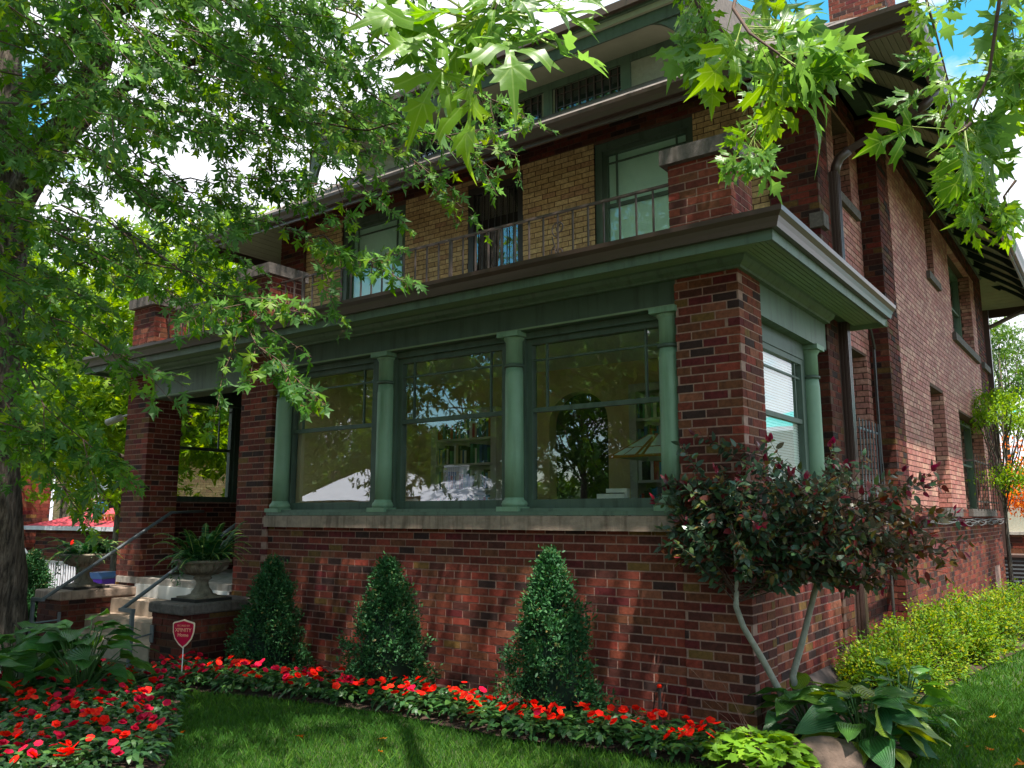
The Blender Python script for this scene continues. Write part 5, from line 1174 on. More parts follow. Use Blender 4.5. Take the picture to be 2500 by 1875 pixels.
# ------------------------------------------------------------------ the big silver maple at the left
rng = np.random.default_rng(81)
T1B = PX(-28, 1690, 10.0); T1B[2] = -0.15
t1 = thing('silver_maple', 'large silver maple whose grey trunk and drooping branches fill the left of the view', 'tree', tuple(T1B))
def bark_mesh(pts, rads, n=26, amp=0.10):
    "furrowed trunk"
    P = [np.array(p) for p in pts]; out_ = MB(); m_ = 10; Q = []; Rr = []
    for i in range(len(P)-1):
        for k in range(m_): s = k/m_; Q.append(P[i]*(1-s)+P[i+1]*s); Rr.append(rads[i]*(1-s)+rads[i+1]*s)
    Q.append(P[-1]); Rr.append(rads[-1]); b = 0; V = []; F = []
    for i, (q, r) in enumerate(zip(Q, Rr)):
        for k in range(n):
            th = 2*math.pi*k/n; f = noise.noise(Vector((math.cos(th)*4.2, math.sin(th)*4.2, q[2]*0.9)))+0.6*noise.noise(Vector((math.cos(th)*11, math.sin(th)*11, q[2]*2.4)))
            rr = r*(1+amp*f*1.4); V.append((q[0]+rr*math.cos(th), q[1]+rr*math.sin(th), q[2]))
    for i in range(len(Q)-1):
        for k in range(n): k2 = (k+1) % n; F.append((i*n+k, i*n+k2, (i+1)*n+k2, (i+1)*n+k))
    out_.v = V; out_.f = F; return out_
tp = [T1B-(0, 0, .3), T1B+(0, 0, .5), PX(-22, 1200, 10.0), PX(-14, 900, 10.0), PX(5, 640, 10.1), PX(10, 300, 10.2), PX(-30, -400, 10.4)]
bark_mesh([p-T1B for p in tp], [.42, .33, .285, .275, .26, .23, .17], 48, .13).build('trunk', 'bark', t1, True)
for pts, r0, r1 in (([PX(5, 560, 10.1), PX(110, 380, 9.8), PX(205, 270, 9.5), PX(245, 120, 9.3), PX(230, -60, 9.1), PX(260, -300, 9.0)], .19, .11),
                    ([PX(10, 420, 10.1), PX(140, 300, 9.0), PX(330, 200, 8.2), PX(560, 120, 7.6), PX(850, 160, 7.2)], .12, .012),
                    ([PX(10, 300, 10.2), PX(200, 60, 9.0), PX(480, -60, 8.0), PX(800, -120, 7.4)], .14, .03),
                    ([PX(0, 640, 10.1), PX(120, 560, 9.0), PX(300, 560, 8.2), PX(500, 700, 7.8)], .08, .01)):
    bark_mesh([p-T1B for p in pts], list(np.linspace(r0, r1, len(pts))), 14, .12).build('limb', 'bark', t1, True)
o4 = ([], [], [], []); br = MB(); PET = MB()
def vd(du, dv, dd=0.0):      # view-plane direction in world space
    return unit(RT*du - UP*dv + FW*dd)
def spray(a, b, n, size, o4, br, pet, sub=3, droop=.5, r=.007, org=None, wob=.03, sag=.1):
    c = curve(PX(*a), PX(*b), 10, sag, wob); br.tube(c-org, list(np.linspace(r, .0015, 10)), 5, False)
    seg = twig_leaves(c, n, size, o4, .55, .15, droop)
    for k in range(sub):
        i = rng.integers(2, 8); L = np.linalg.norm(c[-1]-c[0])*rng.uniform(.15, .32); e = c[i]+unit(unit(c[i+1]-c[i])+rng.normal(size=3)*.55+[0, 0, -.25])*L
        c2 = curve(c[i], e, 6, .08, .03); br.tube(c2-org, list(np.linspace(r*.5, .001, 6)), 4, False); seg += twig_leaves(c2, max(4, int(n*.35)), size*.9, o4, .5, .2, droop)
    for p, q in seg: pet.tube([p-org, q-org], .0012, 3, False)
MAIN = [((250, 60, 8.5), (1180, 420, 6.2), 54, .105), ((500, 150, 8.2), (1030, 420, 6.6), 46, .105), ((300, 300, 8.2), (1010, 455, 6.4), 52, .11), ((200, 380, 8.0), (990, 690, 6.2), 70, .115),
        ((300, 430, 8.0), (880, 540, 6.3), 50, .11), ((150, 500, 7.4), (760, 870, 5.4), 64, .105), ((420, 640, 6.6), (790, 985, 5.0), 46, .10), ((700, 560, 6.8), (1000, 700, 5.9), 34, .11),
        ((820, 20, 7.4), (1290, 310, 6.4), 46, .095), ((900, 80, 7.0), (1350, 330, 6.2), 40, .095), ((760, 300, 6.8), (1270, 380, 6.0), 40, .09), ((600, 200, 7.6), (1130, 480, 6.3), 44, .10),
        ((100, 620, 6.8), (560, 790, 5.6), 48, .115), ((-60, 640, 6.6), (420, 980, 5.2), 36, .125), ((-80, 780, 6.2), (300, 1180, 5.6), 40, .125), ((-60, 900, 6.6), (230, 1300, 6.0), 30, .11),
        ((560, 430, 7.0), (900, 480, 6.4), 30, .105), ((100, 200, 7.5), (600, 330, 6.3), 44, .12), ((0, 250, 6.6), (380, 320, 5.0), 22, .15), ((60, 100, 7.2), (700, 160, 6.2), 46, .11)]
for a, b, n, s in MAIN: spray(a, b, n, s*1.1, o4, br, PET, 5, .5, .010, T1B)
POLY = [(-150, -150), (1120, -150), (1080, 60), (1000, 180), (1130, 330), (1040, 400), (900, 380), (860, 440), (690, 470), (740, 560), (620, 600), (690, 720), (560, 740), (640, 880), (540, 850), (430, 780), (340, 830), (330, 960), (260, 1150), (150, 1230), (-150, 1250)]
k = 0
while k < 360:
    u, v = rng.uniform(-150, 1150), rng.uniform(-150, 1230)
    if not inpoly(u, v, POLY): continue
    if 200 < u < 700 and 380 < v < 800 and rng.random() < .55: continue
    if v > 830 and rng.random() < .35: continue
    d = rng.uniform(5.6, 9.5) if v < 800 else rng.uniform(5.6, 8.5)
    p1 = PX(u, v, d); L = rng.uniform(.7, 1.5); p0 = p1-(vd(rng.uniform(.5, 1), rng.uniform(.2, .75), rng.uniform(-.5, .2)))*L
    c = curve(p0, p1, 7, .08, .04); br.tube(c-T1B, list(np.linspace(.006, .0015, 7)), 4, False); twig_leaves(c, 26, .125, o4, .5, .05, .55); k += 1
br.build('twigs', 'twig', t1, True, kind='stuff'); PET.build('petioles', 'ptwig', t1, kind='stuff')
P, D, Nn, Sz = [np.array(x) for x in o4]; leaves(t1, 'mm', P-T1B, D, Nn, Sz, 'maple', droop=.35) if False else None
def leafobj(t_, org, o4, m, nobj, hi='mh', low='mm', mhi=None, droop=.35):
    P, D, Nn, Sz = [np.array(x) for x in o4]
    global CAMLOC
    keep = CAMLOC.copy(); CAMLOC = CAMLOC-org; leaves(t_, low, P-org, D, Nn, Sz, m, nobj=nobj, hi=hi, mhi=mhi, droop=droop); CAMLOC = keep
leafobj(t1, T1B, o4, 'maple', 300)
# unseen upper crown of the left maple, with gaps cut to let sun through
SUNV = np.array(SUN)
def gpt(u, v, z=0.0):
    d = (u-1250)*RT-(v-937)*UP+FOC*FW; return CAMLOC+d*((z-CAMLOC[2])/d[2])
SUN_GAPS = [(PX(1180, 110, 1.2), .45), (PX(1450, 120, 1.15), .2), (PX(960, 80, 1.2), .25), (PX(1850, 200, 2.1), .22), (PX(1830, 340, 3.4), .32), (PX(1960, 180, 2.1), .2), (PX(2250, 300, 2.4), .2), (PX(2395, 460, 3.2), .3), (PX(2300, 100, 2.9), .3),  # sun gaps in the unseen crowns, one toward each spot to be lit
         (PX(980, 680, 6.2), .35), (PX(880, 440, 6.3), .4), (PX(740, 980, 5.1), .35), (PX(1270, 260, 6.3), .35), (PX(700, 130, 7.0), .7), (PX(380, 240, 6.0), .5), (PX(250, 60, 7), .5), (PX(1000, 420, 6.5), .4),
         (np.array([-1.97, 0, 1.05]), .19), (np.array([-1.95, 0, .7]), .19), (np.array([-1.98, 0, .35]), .19), (np.array([-1.9, -.15, .1]), .19), (np.array([-1.35, 0, 1.1]), .08), (np.array([-1.05, 0, 1.0]), .07), (np.array([-4.9, -.0, .9]), .06), (np.array([-4.7, 0, .5]), .07), (np.array([-.75, 0, .25]), .10),
         (np.array([-1.45, -.55, 1.15]), .16), (np.array([-1.35, -.7, .85]), .12), (np.array([-3.3, -.7, 1.05]), .10), (np.array([-3.3, -.9, .25]), .16), (gpt(960, 1690, .15), .22), (gpt(1080, 1700, .15), .18), (gpt(860, 1680, .15), .14), (gpt(1190, 1720, .15), .10), (gpt(540, 1660, .15), .12), (gpt(700, 1665, .15), .10),
         (gpt(620, 1790), 0.23), (gpt(700, 1840), 0.29), (gpt(850, 1850), 0.29), (gpt(960, 1780), 0.20), (gpt(1060, 1810), 0.25), (gpt(1180, 1865), 0.23), (gpt(760, 1760), 0.17), (gpt(1000, 1870), 0.29), (gpt(500, 1800), 0.14),
         (gpt(2150, 1790, .3), .16), (gpt(2050, 1780, .3), .12), (gpt(1830, 1810, .2), .15), (gpt(2260, 1780), .12), (gpt(2380, 1620), .4), (gpt(2460, 1560), .6), (gpt(2480, 1700), .3), (gpt(330, 1560, .5), .16), (gpt(150, 1640, .4), .14), (gpt(100, 1780, .3), .16), (np.array([-9.0, -.9, .66]), .12), (np.array([-6.1, -.9, .66]), .06), (np.array([-8.9, 0, 1.3]), .09), (np.array([-8.8, 0, 1.9]), .06)]
def crown_above(t_, org, cc, cr, ncl, n, m, size, seed, clr=.8):
    global rng
    rng = np.random.default_rng(seed); cc = np.array(cc); cr = np.array(cr); C = cc+rdir(ncl)*rng.uniform(.3, 1, (ncl, 1))**.5*cr
    ci = rng.integers(0, ncl, n); P = C[ci]+rng.normal(size=(n, 3))*clr*[1, 1, .6]
    q = P-CAMLOC; z = q@FW; u = 1250+FOC*(q@RT)/np.maximum(z, .05); v = 937-FOC*(q@UP)/np.maximum(z, .05)
    ok = ~((z > -.2) & (u > -350) & (u < 2850) & (v > -160)) & (P[:, 2] > 3.8)
    for c0, rad in SUN_GAPS:
        w_ = P-c0; s_ = w_@SUNV; dd = np.linalg.norm(w_-s_[:, None]*SUNV, axis=1); ok &= ~((s_ > 0) & (dd < (rad+.06)*rng.uniform(.75, 1.2, len(P))))
    P = P[ok]; k = len(P); leaves(t_, 'ml', P-org, unit(rdir(k)+[0, 0, -.4]), unit(rng.normal(size=(k, 3))*.55+[0, 0, 1]), size*rng.uniform(.7, 1.25, k), m, mass='crown')
    return C
C = crown_above(t1, T1B, (-8.5, -3.0, 10.5), (6, 5, 4.0), 60, 14000, 'maple', .14, 82)
# ------------------------------------------------------------------ the maple overhead, rooted behind the camera to the right
T2B = np.array([6.8, -9.8, 0.0]); rng = np.random.default_rng(91)
t2 = thing('silver_maple', 'silver maple overhanging from the right with large bright leaves close to the viewer', 'tree', tuple(T2B))
fk = T2B+(-.4, .5, 4.6); bark_mesh([p-T2B for p in (T2B-(0, 0, .2), T2B+(0, 0, 1), T2B+(-.2, .2, 3), fk)], [.5, .4, .36, .33], 26).build('trunk', 'bark', t2, True)
o4 = ([], [], [], []); br = MB(); PET = MB()
limbs = [[fk, fk+(-1.8, 1.6, 2.4), (2.2, -5.0, 7.2), (0.2, -3.2, 8.6), (-2.6, -1.8, 9.4)], [fk, fk+(-.6, 2.2, 2.0), (4.8, -4.6, 6.6), (3.9, -2.6, 7.6), (3.4, -.6, 8.6)], [fk, fk+(-3.0, .4, 2.2), (0.6, -7.4, 8.0), (-3.0, -6.6, 9.4)], [fk, fk+(.5, .3, 3), (7, -8, 11)]]
for L in limbs: bark_mesh([np.array(p)-T2B for p in L], list(np.linspace(.14, .03, len(L))), 12, .1).build('limb', 'bark', t2, True)
def big(a, b, o4, pet, hub=None):
    p, q = PX(*a), PX(*b); d = q-p; s = np.linalg.norm(d)/1.06
    nn = unit(-FW*rng.uniform(.3, 1)+UP*rng.uniform(0, .9)+rng.normal(size=3)*.35)
    o4[0].append(p); o4[1].append(d); o4[2].append(nn); o4[3].append(s)
    if hub is not None: h = PX(*hub); pet.tube([h-T2B, (h+p)/2+UP*.01-T2B, p-T2B], .0018, 5, False)
HB = (1190, 60, 1.22)
BIG = [((1150, 215, 1.10), (1105, 412, 1.08)), ((1080, 172, 1.16), (985, 290, 1.12)), ((1362, 118, 1.15), (1492, 168, 1.10)), ((1068, 78, 1.18), (930, 122, 1.1)), ((1045, 30, 1.2), (880, 5, 1.12)),
       ((1240, 100, 1.14), (1258, 168, 1.05)), ((1255, 92, 1.2), (1385, 70, 1.2)), ((1365, 22, 1.16), (1466, 82, 1.12)), ((1160, 95, 1.2), (1150, 215, 1.2)), ((1130, 72, 1.2), (1075, 145, 1.15)),
       ((1100, 22, 1.18), (1010, 62, 1.1)), ((1205, 20, 1.18), (1182, 100, 1.12)), ((1330, 0, 1.2), (1425, 48, 1.2)), ((1000, -30, 1.2), (890, -20, 1.2)), ((1240, -40, 1.15), (1310, 25, 1.1)),
       ((1095, 185, 1.2), (1062, 330, 1.22)), ((1075, 250, 1.25), (1045, 372, 1.3)), ((1290, 40, 1.22), (1235, 110, 1.2)), ((1290, 30, 1.2), (1395, 18, 1.15)), ((965, 25, 1.2), (895, 80, 1.18)),
       ((1110, 60, 1.22), (1215, 75, 1.18)), ((1030, 90, 1.2), (975, 160, 1.15)), ((1180, 110, 1.25), (1110, 160, 1.2)), ((1225, -20, 1.2), (1130, 10, 1.15)), ((1390, -30, 1.15), (1480, 10, 1.1))]
for a, b in BIG: big(a, b, o4, PET, HB)
br.tube(curve((2.2, -5.0, 7.2), PX(1280, -260, 1.3), 8, .1, .02)-T2B, list(np.linspace(.02, .005, 8)), 6, False); br.tube([PX(1280, -260, 1.3)-T2B, PX(1230, -40, 1.25)-T2B, PX(*HB)-T2B, PX(1110, 85, 1.2)-T2B], [.005, .004, .003, .002], 6, False)
def fan(tw, d, n, size, ang, sp, o4, hang=None, r=.006):
    c = np.array([PX(u, v, d+dd) for u, v, dd in tw]); 
    cc = []; 
    for i in range(len(c)-1):
        for k in range(4): cc.append(c[i]*(1-k/4)+c[i+1]*(k/4))
    cc.append(c[-1]); cc = np.array(cc); br.tube(cc-T2B, list(np.linspace(r, .0015, len(cc))), 6, False)
    for i in range(n):
        x = rng.uniform(.12, 1)*(len(cc)-1); k = min(int(x), len(cc)-2); p = cc[k]+(cc[k+1]-cc[k])*(x-k)
        a = R(ang+rng.normal()*sp); dr_ = unit(RT*math.cos(a)-UP*math.sin(a)+FW*rng.normal()*.35); s = size*rng.uniform(.65, 1.2)
        q = p+unit(dr_+rng.normal(size=3)*.3)*s*rng.uniform(.4, .9); PET.tube([p-T2B, q-T2B], .0012, 4, False)
        o4[0].append(q); o4[1].append(dr_); o4[2].append(unit(-FW*rng.uniform(-.2, .9)+UP*rng.uniform(.1, 1)+rng.normal(size=3)*.45)); o4[3].append(s)
fan([(1840, -200, .3), (1790, 20, .1), (1830, 80, 0), (1900, 130, -.1), (1960, 180, -.1)], 2.1, 34, .13, 40, 42, o4)
fan([(1700, -200, .3), (1690, -20, 0), (1720, 60, 0), (1750, 120, 0)], 2.5, 22, .12, 95, 38, o4)
fan([(1900, 130, .2), (1870, 220, .1), (1850, 300, 0), (1825, 390, 0)], 3.4, 34, .105, 75, 60, o4)
fan([(2250, -200, .3), (2262, 0, 0), (2290, 100, 0), (2315, 200, 0), (2330, 300, 0)], 2.9, 22, .10, 110, 60, o4)
fan([(2450, -250, .3), (2440, 0, 0), (2415, 180, 0), (2370, 280, 0), (2340, 330, 0)], 2.5, 24, .115, 50, 60, o4, r=.008)
fan([(2370, 280, .1), (2365, 380, 0), (2385, 440, 0), (2400, 505, 0)], 3.2, 46, .10, 70, 60, o4)
fan([(2370, 300, 0), (2350, 320, 0), (2330, 310, 0)], 2.3, 4, .14, 150, 25, o4)
fan([(2600, -200, .3), (2520, 0, 0), (2500, 150, 0), (2480, 250, 0)], 2.8, 30, .11, 120, 60, o4)
fan([(2480, 440, 0), (2450, 480, 0), (2470, 540, 0)], 3.2, 10, .09, 90, 60, o4)
# middle-distance sprays of the same tree above the centre
for a, b, n, s in (((1500, -260, 4.4), (1150, 60, 4.2), 30, .11), ((1650, -300, 4.6), (1720, 60, 4.4), 26, .11), ((1980, -300, 4.6), (1880, 20, 4.2), 26, .11), ((2420, -300, 5), (2500, 250, 4.6), 34, .11)):
    spray(a, b, n, s, o4, br, PET, 4, .5, .006, T2B)
br.build('twigs', 'twig', t2, True, kind='stuff'); PET.build('petioles', 'gtwig', t2, kind='stuff')
leafobj(t2, T2B, o4, 'maplefg', 300, mhi='maplefg', droop=.3)
crown_above(t2, T2B, (0.2, -3.9, 9.6), (7.0, 4.6, 2.6), 95, 30000, 'maple', .14, 92, .75)  # unseen crown set over the lawn to shade it, pierced by the sun gaps
crown_above(t2, T2B, (6.0, -9.5, 10.5), (5.0, 4.5, 4.0), 40, 7000, 'maple', .15, 93)

# ------------------------------------------------------------------ trees beyond
BG = [('tall sunny street tree rising beyond the left end of the porch roof', (-15.5, 8.0), 10, (-15.5, 8, 6.2), (3.4, 3.6, 3.6), 'lime', 12000),
      ('bright green tree seen through the porch side window, trunk showing', (-14.2, 3.4), 8, (-14.6, 3.6, 4.9), (2.8, 2.6, 3.2), 'lime', 12000),
      ('leafy green yard tree in front of the crimson roofed garage', (-22.9, 7.6), 7, (-21.8, 7.4, 4.9), (3.4, 2.4, 1.9), 'lime', 9000),
      ('dense green tree standing over the red roofed garage', (-27, 18.5), 11, (-26.5, 18.5, 7.0), (5, 4, 4.2), 'elm', 12000),
      ('spreading tree farther left behind the maple trunk', (-31, 5), 12, (-30, 4.5, 7.5), (6, 4.5, 4.2), 'elm', 11000),
      ('tall tree behind the left roof corner of the house', (-13.5, 15), 15, (-13.5, 15, 10.5), (4.5, 4.5, 4.5), 'elm', 12000),
      ('high distant tree whose top shows above the dormer', (-17, 24), 20, (-17, 24, 15), (7, 6, 6.0), 'elm', 12000),
      ('distant tree over the neighbouring houses at far left', (-44, 16), 14, (-43, 16, 9.0), (8, 6, 5.0), 'elm', 11000)]
for i, (lb, b, h, cc, cr, m, n) in enumerate(BG): tree('street_tree', lb, (b[0], b[1], gh(*b)), h, cc, cr, n, .20 if i < 2 else .26, m, 'trees beyond the house', .2, 48, cl_r=.75 if i < 2 else 1.0, seed=100+i)
RB = [('street tree across the road, left of the pale roofed house', (-44, -27), 12, (-44, -27, 8), (6, 5, 5)), ('street tree across the road beside the low shed', (-20, -30), 11, (-20, -30, 7.5), (4.5, 5, 4.5)),
      ('street tree straight across the road behind the viewer', (-10, -29), 13, (-10, -29, 6.2), (6.5, 5, 6.0)), ('street tree across the road at the right', (4, -27), 13, (2.5, -27, 6.5), (8, 5, 6.3)), ('small kerbside tree by the one way sign', (-18.6, -14.6), 5, (-18.4, -14.6, 3.6), (1.3, 1.3, 1.3)),
      ('tall tree behind the pale roofed house across the road', (-33, -37), 14, (-33, -37, 9), (7, 5, 5)), ('kerbside tree on the near side of the road', (-7.5, -13.5), 10, (-7.0, -13.0, 7.4), (4.0, 3.0, 3.2)),
      ('kerbside tree farther left by the road', (-25, -14.8), 10, (-25.5, -15, 7.2), (4.2, 3.4, 3.6)), ('dark tree filling the gap behind the pale roofed house', (-48, -38), 14, (-47, -38, 7), (8, 5, 6))]
for i, (lb, b, h, cc, cr) in enumerate(RB): tree('street_tree', lb, (b[0], b[1], gh(*b)), h, cc, cr, 2600 if i == 4 else (26000 if i in (2, 3) else 10000), .16 if i == 4 else (.48 if i in (2, 3, 5, 8) else .34), 'elm', 'trees across the road', .2 if i != 4 else .07, 34, cl_r=.5 if i == 4 else 1.1, seed=130+i)
# right rear
b_ = PX(2455, 1258, 15.5); b_[2] = 0
c1, c2 = PX(2435, 1010, 15.5), PX(2480, 1165, 15.2)
t = tree('small_tree', 'small sunlit tree with layered leaves in front of the rear downspout', tuple(b_), 3.2, c1+(.1, 0, 0), (0.75, .7, .38), 3600, .06, 'lime', None, .04, 18, lm='ovs', cl_r=.20, seed=150)
P = c2+rng.normal(size=(1500, 3))*[.28, .28, .13]; leaves(t, 'ovs', P-b_, unit(rdir(1500)+[0, 0, -.3]), unit(rdir(1500)*.6+[0, 0, 1]), .06, 'lime', mass='lower_branch')
b_ = PX(2540, 1258, 20); b_[2] = 0; c1 = PX(2475, 1170, 20.0)
tree('orange_tree', 'orange leaved small tree behind the rear corner of the house', tuple(b_), 3.5, tuple(c1), (.75, .8, .9), 3000, .09, 'orangeleaf', None, .06, 20, lm='ovs', cl_r=.3, seed=151)
for i, (u, v, d, r, h, lb) in enumerate(((2440, 880, 34, 1.6, 9, 'thin dark tree against the sky right of the rear eave'), (2540, 900, 40, 3, 12, 'tree on the far right skyline beyond the teal roof'))):
    c = PX(u, v, d); tree('distant_tree', lb, (c[0], c[1], 0), h, tuple(c), (r, r, r*1.1), 3000, .14, 'elm', None, .12, 24, cl_r=.5, seed=160+i)

# ------------------------------------------------------------------ neighbouring buildings
def simple_brick(name, label, x0, x1, y0, y1, z0, z1, col='brick', faces=('x', 'y'), L=.42, cat='house', wm='mortar'):
    t = thing(name, label, cat, (0, 0, 0)); w_ = bx('wall', wm, (x0, y0, z0, x1, y1, z1), t)
    global BH
    o = BH; BH = 0.15; b = []
    b += lay('y', y0-0.02, -1, x0, x1+.02, z0, z1, depth=.1, L=L); b += lay('x', x1+0.02, 1, y0, y1, z0, z1, depth=.1, L=L); BH = o
    place_bricks(b, col, w_, 0); return t
def hip(t, x0, x1, y0, y1, z, h, m, ov=.5, name='roof'):
    x0 -= ov; x1 += ov; y0 -= ov; y1 += ov; w_, d = x1-x0, y1-y0; k = min(w_, d)/2
    q = MB()
    if w_ > d: rr = [(x0+k, (y0+y1)/2, z+h), (x1-k, (y0+y1)/2, z+h)]; f = [(0,1,5,4), (1,2,5), (2,3,4,5), (3,0,4), (3,2,1,0)]
    else: rr = [((x0+x1)/2, y0+k, z+h), ((x0+x1)/2, y1-k, z+h)]; f = [(0,1,4), (1,2,5,4), (2,3,5), (3,0,4,5), (3,2,1,0)]
    q.add([(x0,y0,z), (x1,y0,z), (x1,y1,z), (x0,y1,z)]+rr, f); q.build(name, m, t)
    bx('eave', 'silver_roof', (x0, y0-.03, z-.16, x1+.03, y1, z-.005), t)
g_ = simple_brick('brick_garage', 'low brick garage with a crimson hipped roof at far left', -33.6, -24.6, 10, 15, -1.4, 1.05, cat='garage'); hip(g_, -33.6, -24.6, 10, 15, 1.2, .85, 'redroof', .35)
g_ = simple_brick('neighbour_house', 'tall brick house with orange tile roof half hidden by the maple trunk', -46, -34.8, 9, 11.0, -1.4, 5.0); hip(g_, -46, -34.8, 9, 11.0, 5.2, 1.4, 'orange', .5)
for z in (0.6, 3.2): wn = bx('window', 'white', (-37.5, 8.93, z, -36.2, 8.975, z+1.5), g_); bx('pane', 'dark_in', (-37.4, 8.90, z+.1, -36.3, 8.925, z+1.4), wn)
g_ = simple_brick('neighbour_house', 'tan two storey house with pale gable and balcony behind the garage', -58, -43, 22, 32, -1.4, 5.0, 'tan', wm='dmortar'); hip(g_, -58, -43, 22, 32, 5.2, 2.6, 'silver_roof', .8)
q = MB(); q.prism([(-52.5, 3.1), (-43.0, 3.1), (-43.0, 3.5), (-47.5, 4.6)], 'y', 19.5, 22); q.build('porch_roof', 'silver_roof', g_)
bx('porch_shade', 'dark_in', (-52, 21.7, .2, -47.6, 21.97, 2.6), g_); wn = bx('window', 'white', (-46.6, 21.9, 1.0, -45.0, 21.97, 2.6), g_); bx('pane', 'dark_in', (-46.4, 21.85, 1.1, -45.2, 21.89, 2.5), wn)
for k in range(10): bx('baluster', 'white', (-53+k*.35, 21.2, 3.2, -52.9+k*.35, 21.25, 4.1), g_)
wn = bx('window', 'white', (-44.9, 21.9, 3.6, -43.6, 21.97, 5.0), g_); bx('pane', 'dark_in', (-44.7, 21.85, 3.7, -43.8, 21.89, 4.9), wn)
t = thing('mast', 'pale tripod mast standing on the crimson garage roof', 'mast', (-30.3, 10.6, 1.45)); MB().tube([(0, 0, -.1), (0, 0, 2.3)], .05, 6).build('pole', 'silver_roof', t)
for dx in (-1, 1): MB().tube([(0, 0, 1.2), (dx, 0, -.15)], .04, 6).build('brace', 'silver_roof', t)
t = thing('blue_ball', 'shiny blue ball ornament above the garage beside the orange rail', 'ball', (-28.3, 9.8, 1.86)); MB().lathe([(.24*math.sin(R(a)), -.24*math.cos(R(a))) for a in range(5, 180, 14)], 18).build('ball', 'blue', t, True)
t = thing('rail', 'orange wooden rail behind the blue ball', 'railing', (-29.2, 10.3, 1.2)); bx('top_rail', 'orange', (0, 0, .35, 3.5, .1, .45), t); 
for k in range(14): bx('baluster', 'orange', (k*.25, .02, 0, k*.25+.1, .08, .349), t)
t = thing('metal_fence', 'grey metal picket fence beside the neighbour stairs', 'fence', (-22.5, 5.0, -1.3)); bx('top_rail', 'steel', (0, 0, 1.62, 2.3, .05, 1.68), t); bx('bottom_rail', 'steel', (0, 0, .7, 2.3, .05, .75), t); bx('post', 'steel', (-.08, 0, 0, -.001, .08, 1.75), t)
for k in range(17): bx('picket', 'silver_roof', (.05+k*.135, .01, .751, .09+k*.135, .04, 1.619), t)
t = thing('stair_rail', 'sloping metal stair railing by the left brick house', 'railing', (-24.4, 5.0, -.6)); MB().tube([(0, 0, 1.95), (1.75, 0, .95)], .03, 6).build('rail', 'steel', t); MB().tube([(0, 0, 1.2), (1.75, 0, .2)], .03, 6).build('rail', 'steel', t)
for k in range(9): MB().tube([(.1+k*.2, 0, 1.15-k*.114), (.1+k*.2, 0, 1.88-k*.114)], .015, 4).build('baluster', 'steel', t)
g_ = thing('low_wall', 'low orange brick retaining wall with pale coping at far left', 'wall', (0, 0, 0)); c = bx('core', 'mortar', (-27, 4.0, -1.5, -19.8, 4.6, -.50), g_); o = BH; BH = .12; place_bricks(lay('y', 3.98, -1, -27, -19.8, -1.3, -.5, depth=.05, L=.3), 'brick', c, 0); BH = o; bx('coping', 'concrete', (-27.1, 3.9, -.49, -19.7, 4.7, -.38), g_)
t = thing('recycling_bin', 'purple recycling bin with blue lid beyond the left urn', 'bin', (-14.15, 2.5, gh(-14.15, 2.5)-.02), R(20)); t.scale = (.55, .55, .86); q = MB(); q.add([(-.36,-.36,0), (.36,-.36,0), (.36,.36,0), (-.36,.36,0), (-.45,-.45,.98), (.45,-.45,.98), (.45,.45,.98), (-.45,.45,.98)], [(0,3,2,1), (0,1,5,4), (1,2,6,5), (2,3,7,6), (3,0,4,7), (4,5,6,7)]); bdy = q.build('bin_body', 'purple', t)
q = MB(); q.prism([(-.48, .985), (.48, .985), (.48, 1.03), (.3, 1.12), (-.3, 1.12), (-.48, 1.03)], 'y', -.48, .48); q.build('lid', 'bluelid', t)
text('SOC', .17, (.02, -.452, .70), (R(90-5), 0, 0), 'white', bdy)
mb = MB(); 
for i in range(8): mb.box(-24+i*1.5, .8, gh(-23+i*1.5, 0)-.2, -22.515+i*1.5, 2.0, gh(-23+i*1.5, 0)+.04)
mb.build('side_path', 'concrete', None, kind='structure')
# across the road, seen mirrored in the window panes
def gable_house(label, x0, x1, y0, y1, zb, ze, zr, m='silver_roof'):
    t = thing('bungalow', label, 'house', (0, 0, 0)); bx('wall', 'mortar', (x0, y0, zb, x1, y1, ze-.01), t); ym = (y0+y1)/2
    q = MB(); q.add([(x0-.4, y1+.4, ze), (x1+.4, y1+.4, ze), (x1-1.2, ym, zr), (x0+1.8, ym, zr), (x1+.4, y0-.4, ze), (x0-.4, y0-.4, ze)], [(0, 1, 2, 3), (1, 4, 2), (4, 5, 3, 2), (5, 0, 3), (0, 5, 4, 1)]); q.build('roof', m, t)
    for k in range(int((x1-x0)/0.9)): MB().tube([(x0+.2+k*.9, y1+.38, ze+.03), (x0+.3+k*.9, ym+.6, zr-.05)], .03, 4).build('roof_seam', m, t) if False else None
    bx('eave_shadow_board', 'dark_in', (x0-.38, y1+.36, ze-.2, x1+.38, y1+.41, ze-.011), t)
    for k in range(2): wn = bx('window', 'white', (x0+.8+k*2.4, y1+.001, zb+1.3, x0+2.2+k*2.4, y1+.05, zb+2.5), t); bx('pane', 'dark_in', (x0+.9+k*2.4, y1+.051, zb+1.4, x0+2.1+k*2.4, y1+.07, zb+2.4), wn)
    return t
gable_house('bungalow with a pale metal hipped roof across the road', -37.2, -31.0, -33, -26, -1.5, 2.45, 4.4)
gable_house('low shed with a white roof across the road', -28.5, -24.6, -31, -26, -1.5, 2.3, 3.9)
bx('louvre_box', 'white', (-27.6, -28.6, 3.2, -26.4, -27.8, 4.3)); bpy.data.objects['louvre_box']['label'] = 'white louvred cooler box on the shed roof across the road'; bpy.data.objects['louvre_box']['category'] = 'cooler'
for k in range(7): bx('slat', 'steel', (-27.5+k*.16, -27.79, 3.35, -27.44+k*.16, -27.77, 4.2), bpy.data.objects['louvre_box'])
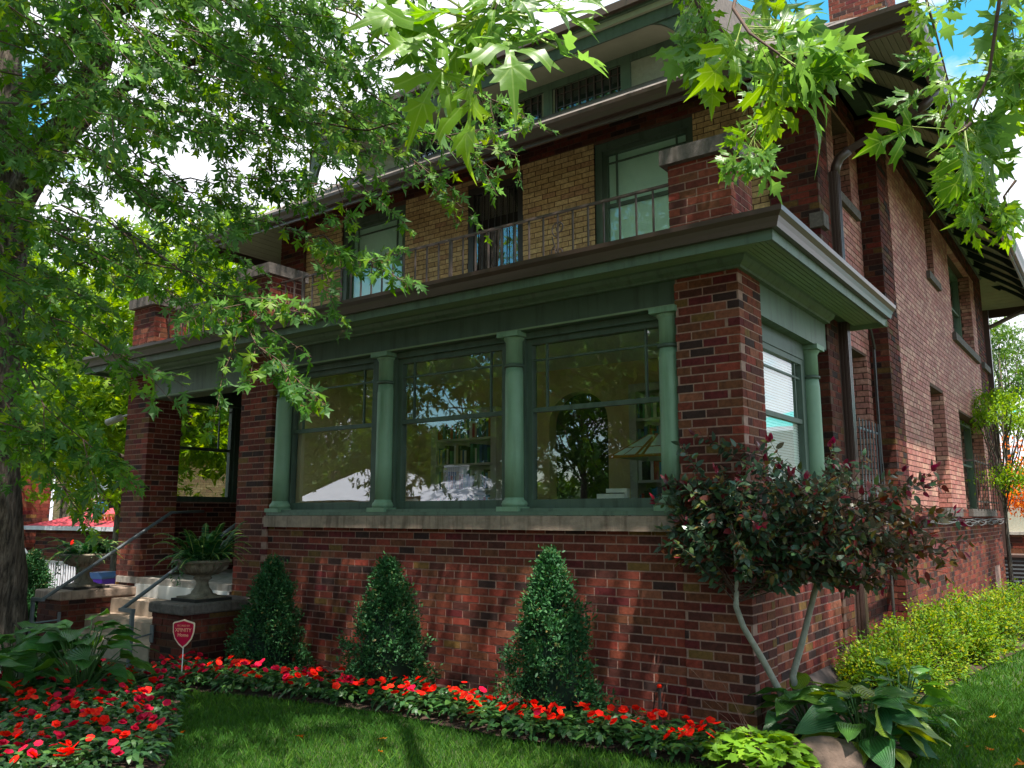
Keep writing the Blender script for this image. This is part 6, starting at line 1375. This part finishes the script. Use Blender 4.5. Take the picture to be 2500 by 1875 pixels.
t = thing('one_way_sign', 'black and white one way arrow sign on a steel post by the kerb', 'sign', (-16.62, -13.55, gh(-16.6, 0))); MB().tube([(0, -.03, 0), (0, -.03, 3.6)], .03, 8).build('post', 'steel', t)
pl = bx('sign_plate', 'black', (-.45, -.01, 2.92, .45, 0, 3.22), t); q = MB(); q.prism([(-.42, 3.02), (.18, 3.02), (.18, 2.95), (.43, 3.07), (.18, 3.19), (.18, 3.12), (-.42, 3.12)], 'y', .001, .004); q.build('arrow', 'white', pl)
text('ONE WAY', .085, (-.07, .006, 3.04), (R(90), 0, R(180)), 'black', pl, bold=.001)
t = thing('green_awning_house', 'house with a teal roof on the right skyline behind the rear corner', 'house', (0, 0, 0)); bx('wall', 'mortar', (.2, 24, 0, 9, 30, 4.6), t); hip(t, .2, 9, 24, 30, 4.75, 1.3, 'teal', .6)
t = simple_brick('rear_wall', 'sunlit red brick garden wall behind the rear corner', -0.6, 3, 19.5, 20, -.2, 1.1, cat='wall'); bx('coping', 'concrete', (-.65, 19.42, 1.101, 3.1, 20.05, 1.18), t); bx('panel', 'stucco', (-.6, 19.7, 1.181, 3, 19.9, 2.6), t)
p = PX(2500, 1440, 17.2); t = thing('air_conditioner', 'dark air conditioning unit behind the hedge by the rear corner', 'air conditioner', (p[0], p[1], 0)); bx('casing', 'black', (-.35, -.35, .05, .35, .35, .75), t); bx('top_cover', 'gutter', (-.38, -.38, .751, .38, .38, .80), t)
for k in range(8): bx('fin', 'steel', (-.33, -.36, .1+k*.08, .33, -.351, .13+k*.08), t)

rng = np.random.default_rng(201); n = 26000; X = rng.uniform(-75, 25, n); hgt_ = 5.5+2.2*np.sin(X*.21)+1.4*np.sin(X*.53+1)  # tree belt added to keep bright low sky out of the pane reflections
P = np.stack([X, -48+rng.normal(size=n)*1.6, rng.random(n)*hgt_-1.0], 1); tag(leaves(None, 'ml', P, unit(rdir(n)+[0, 0, -.3]), unit(rng.normal(size=(n, 3))*.5+[0, .6, .6]), rng.uniform(.7, 1.3, n), 'elm', mass='sky_blocking_woods'), 'added far belt of trees blocking the low sky in the pane reflections', 'woods')
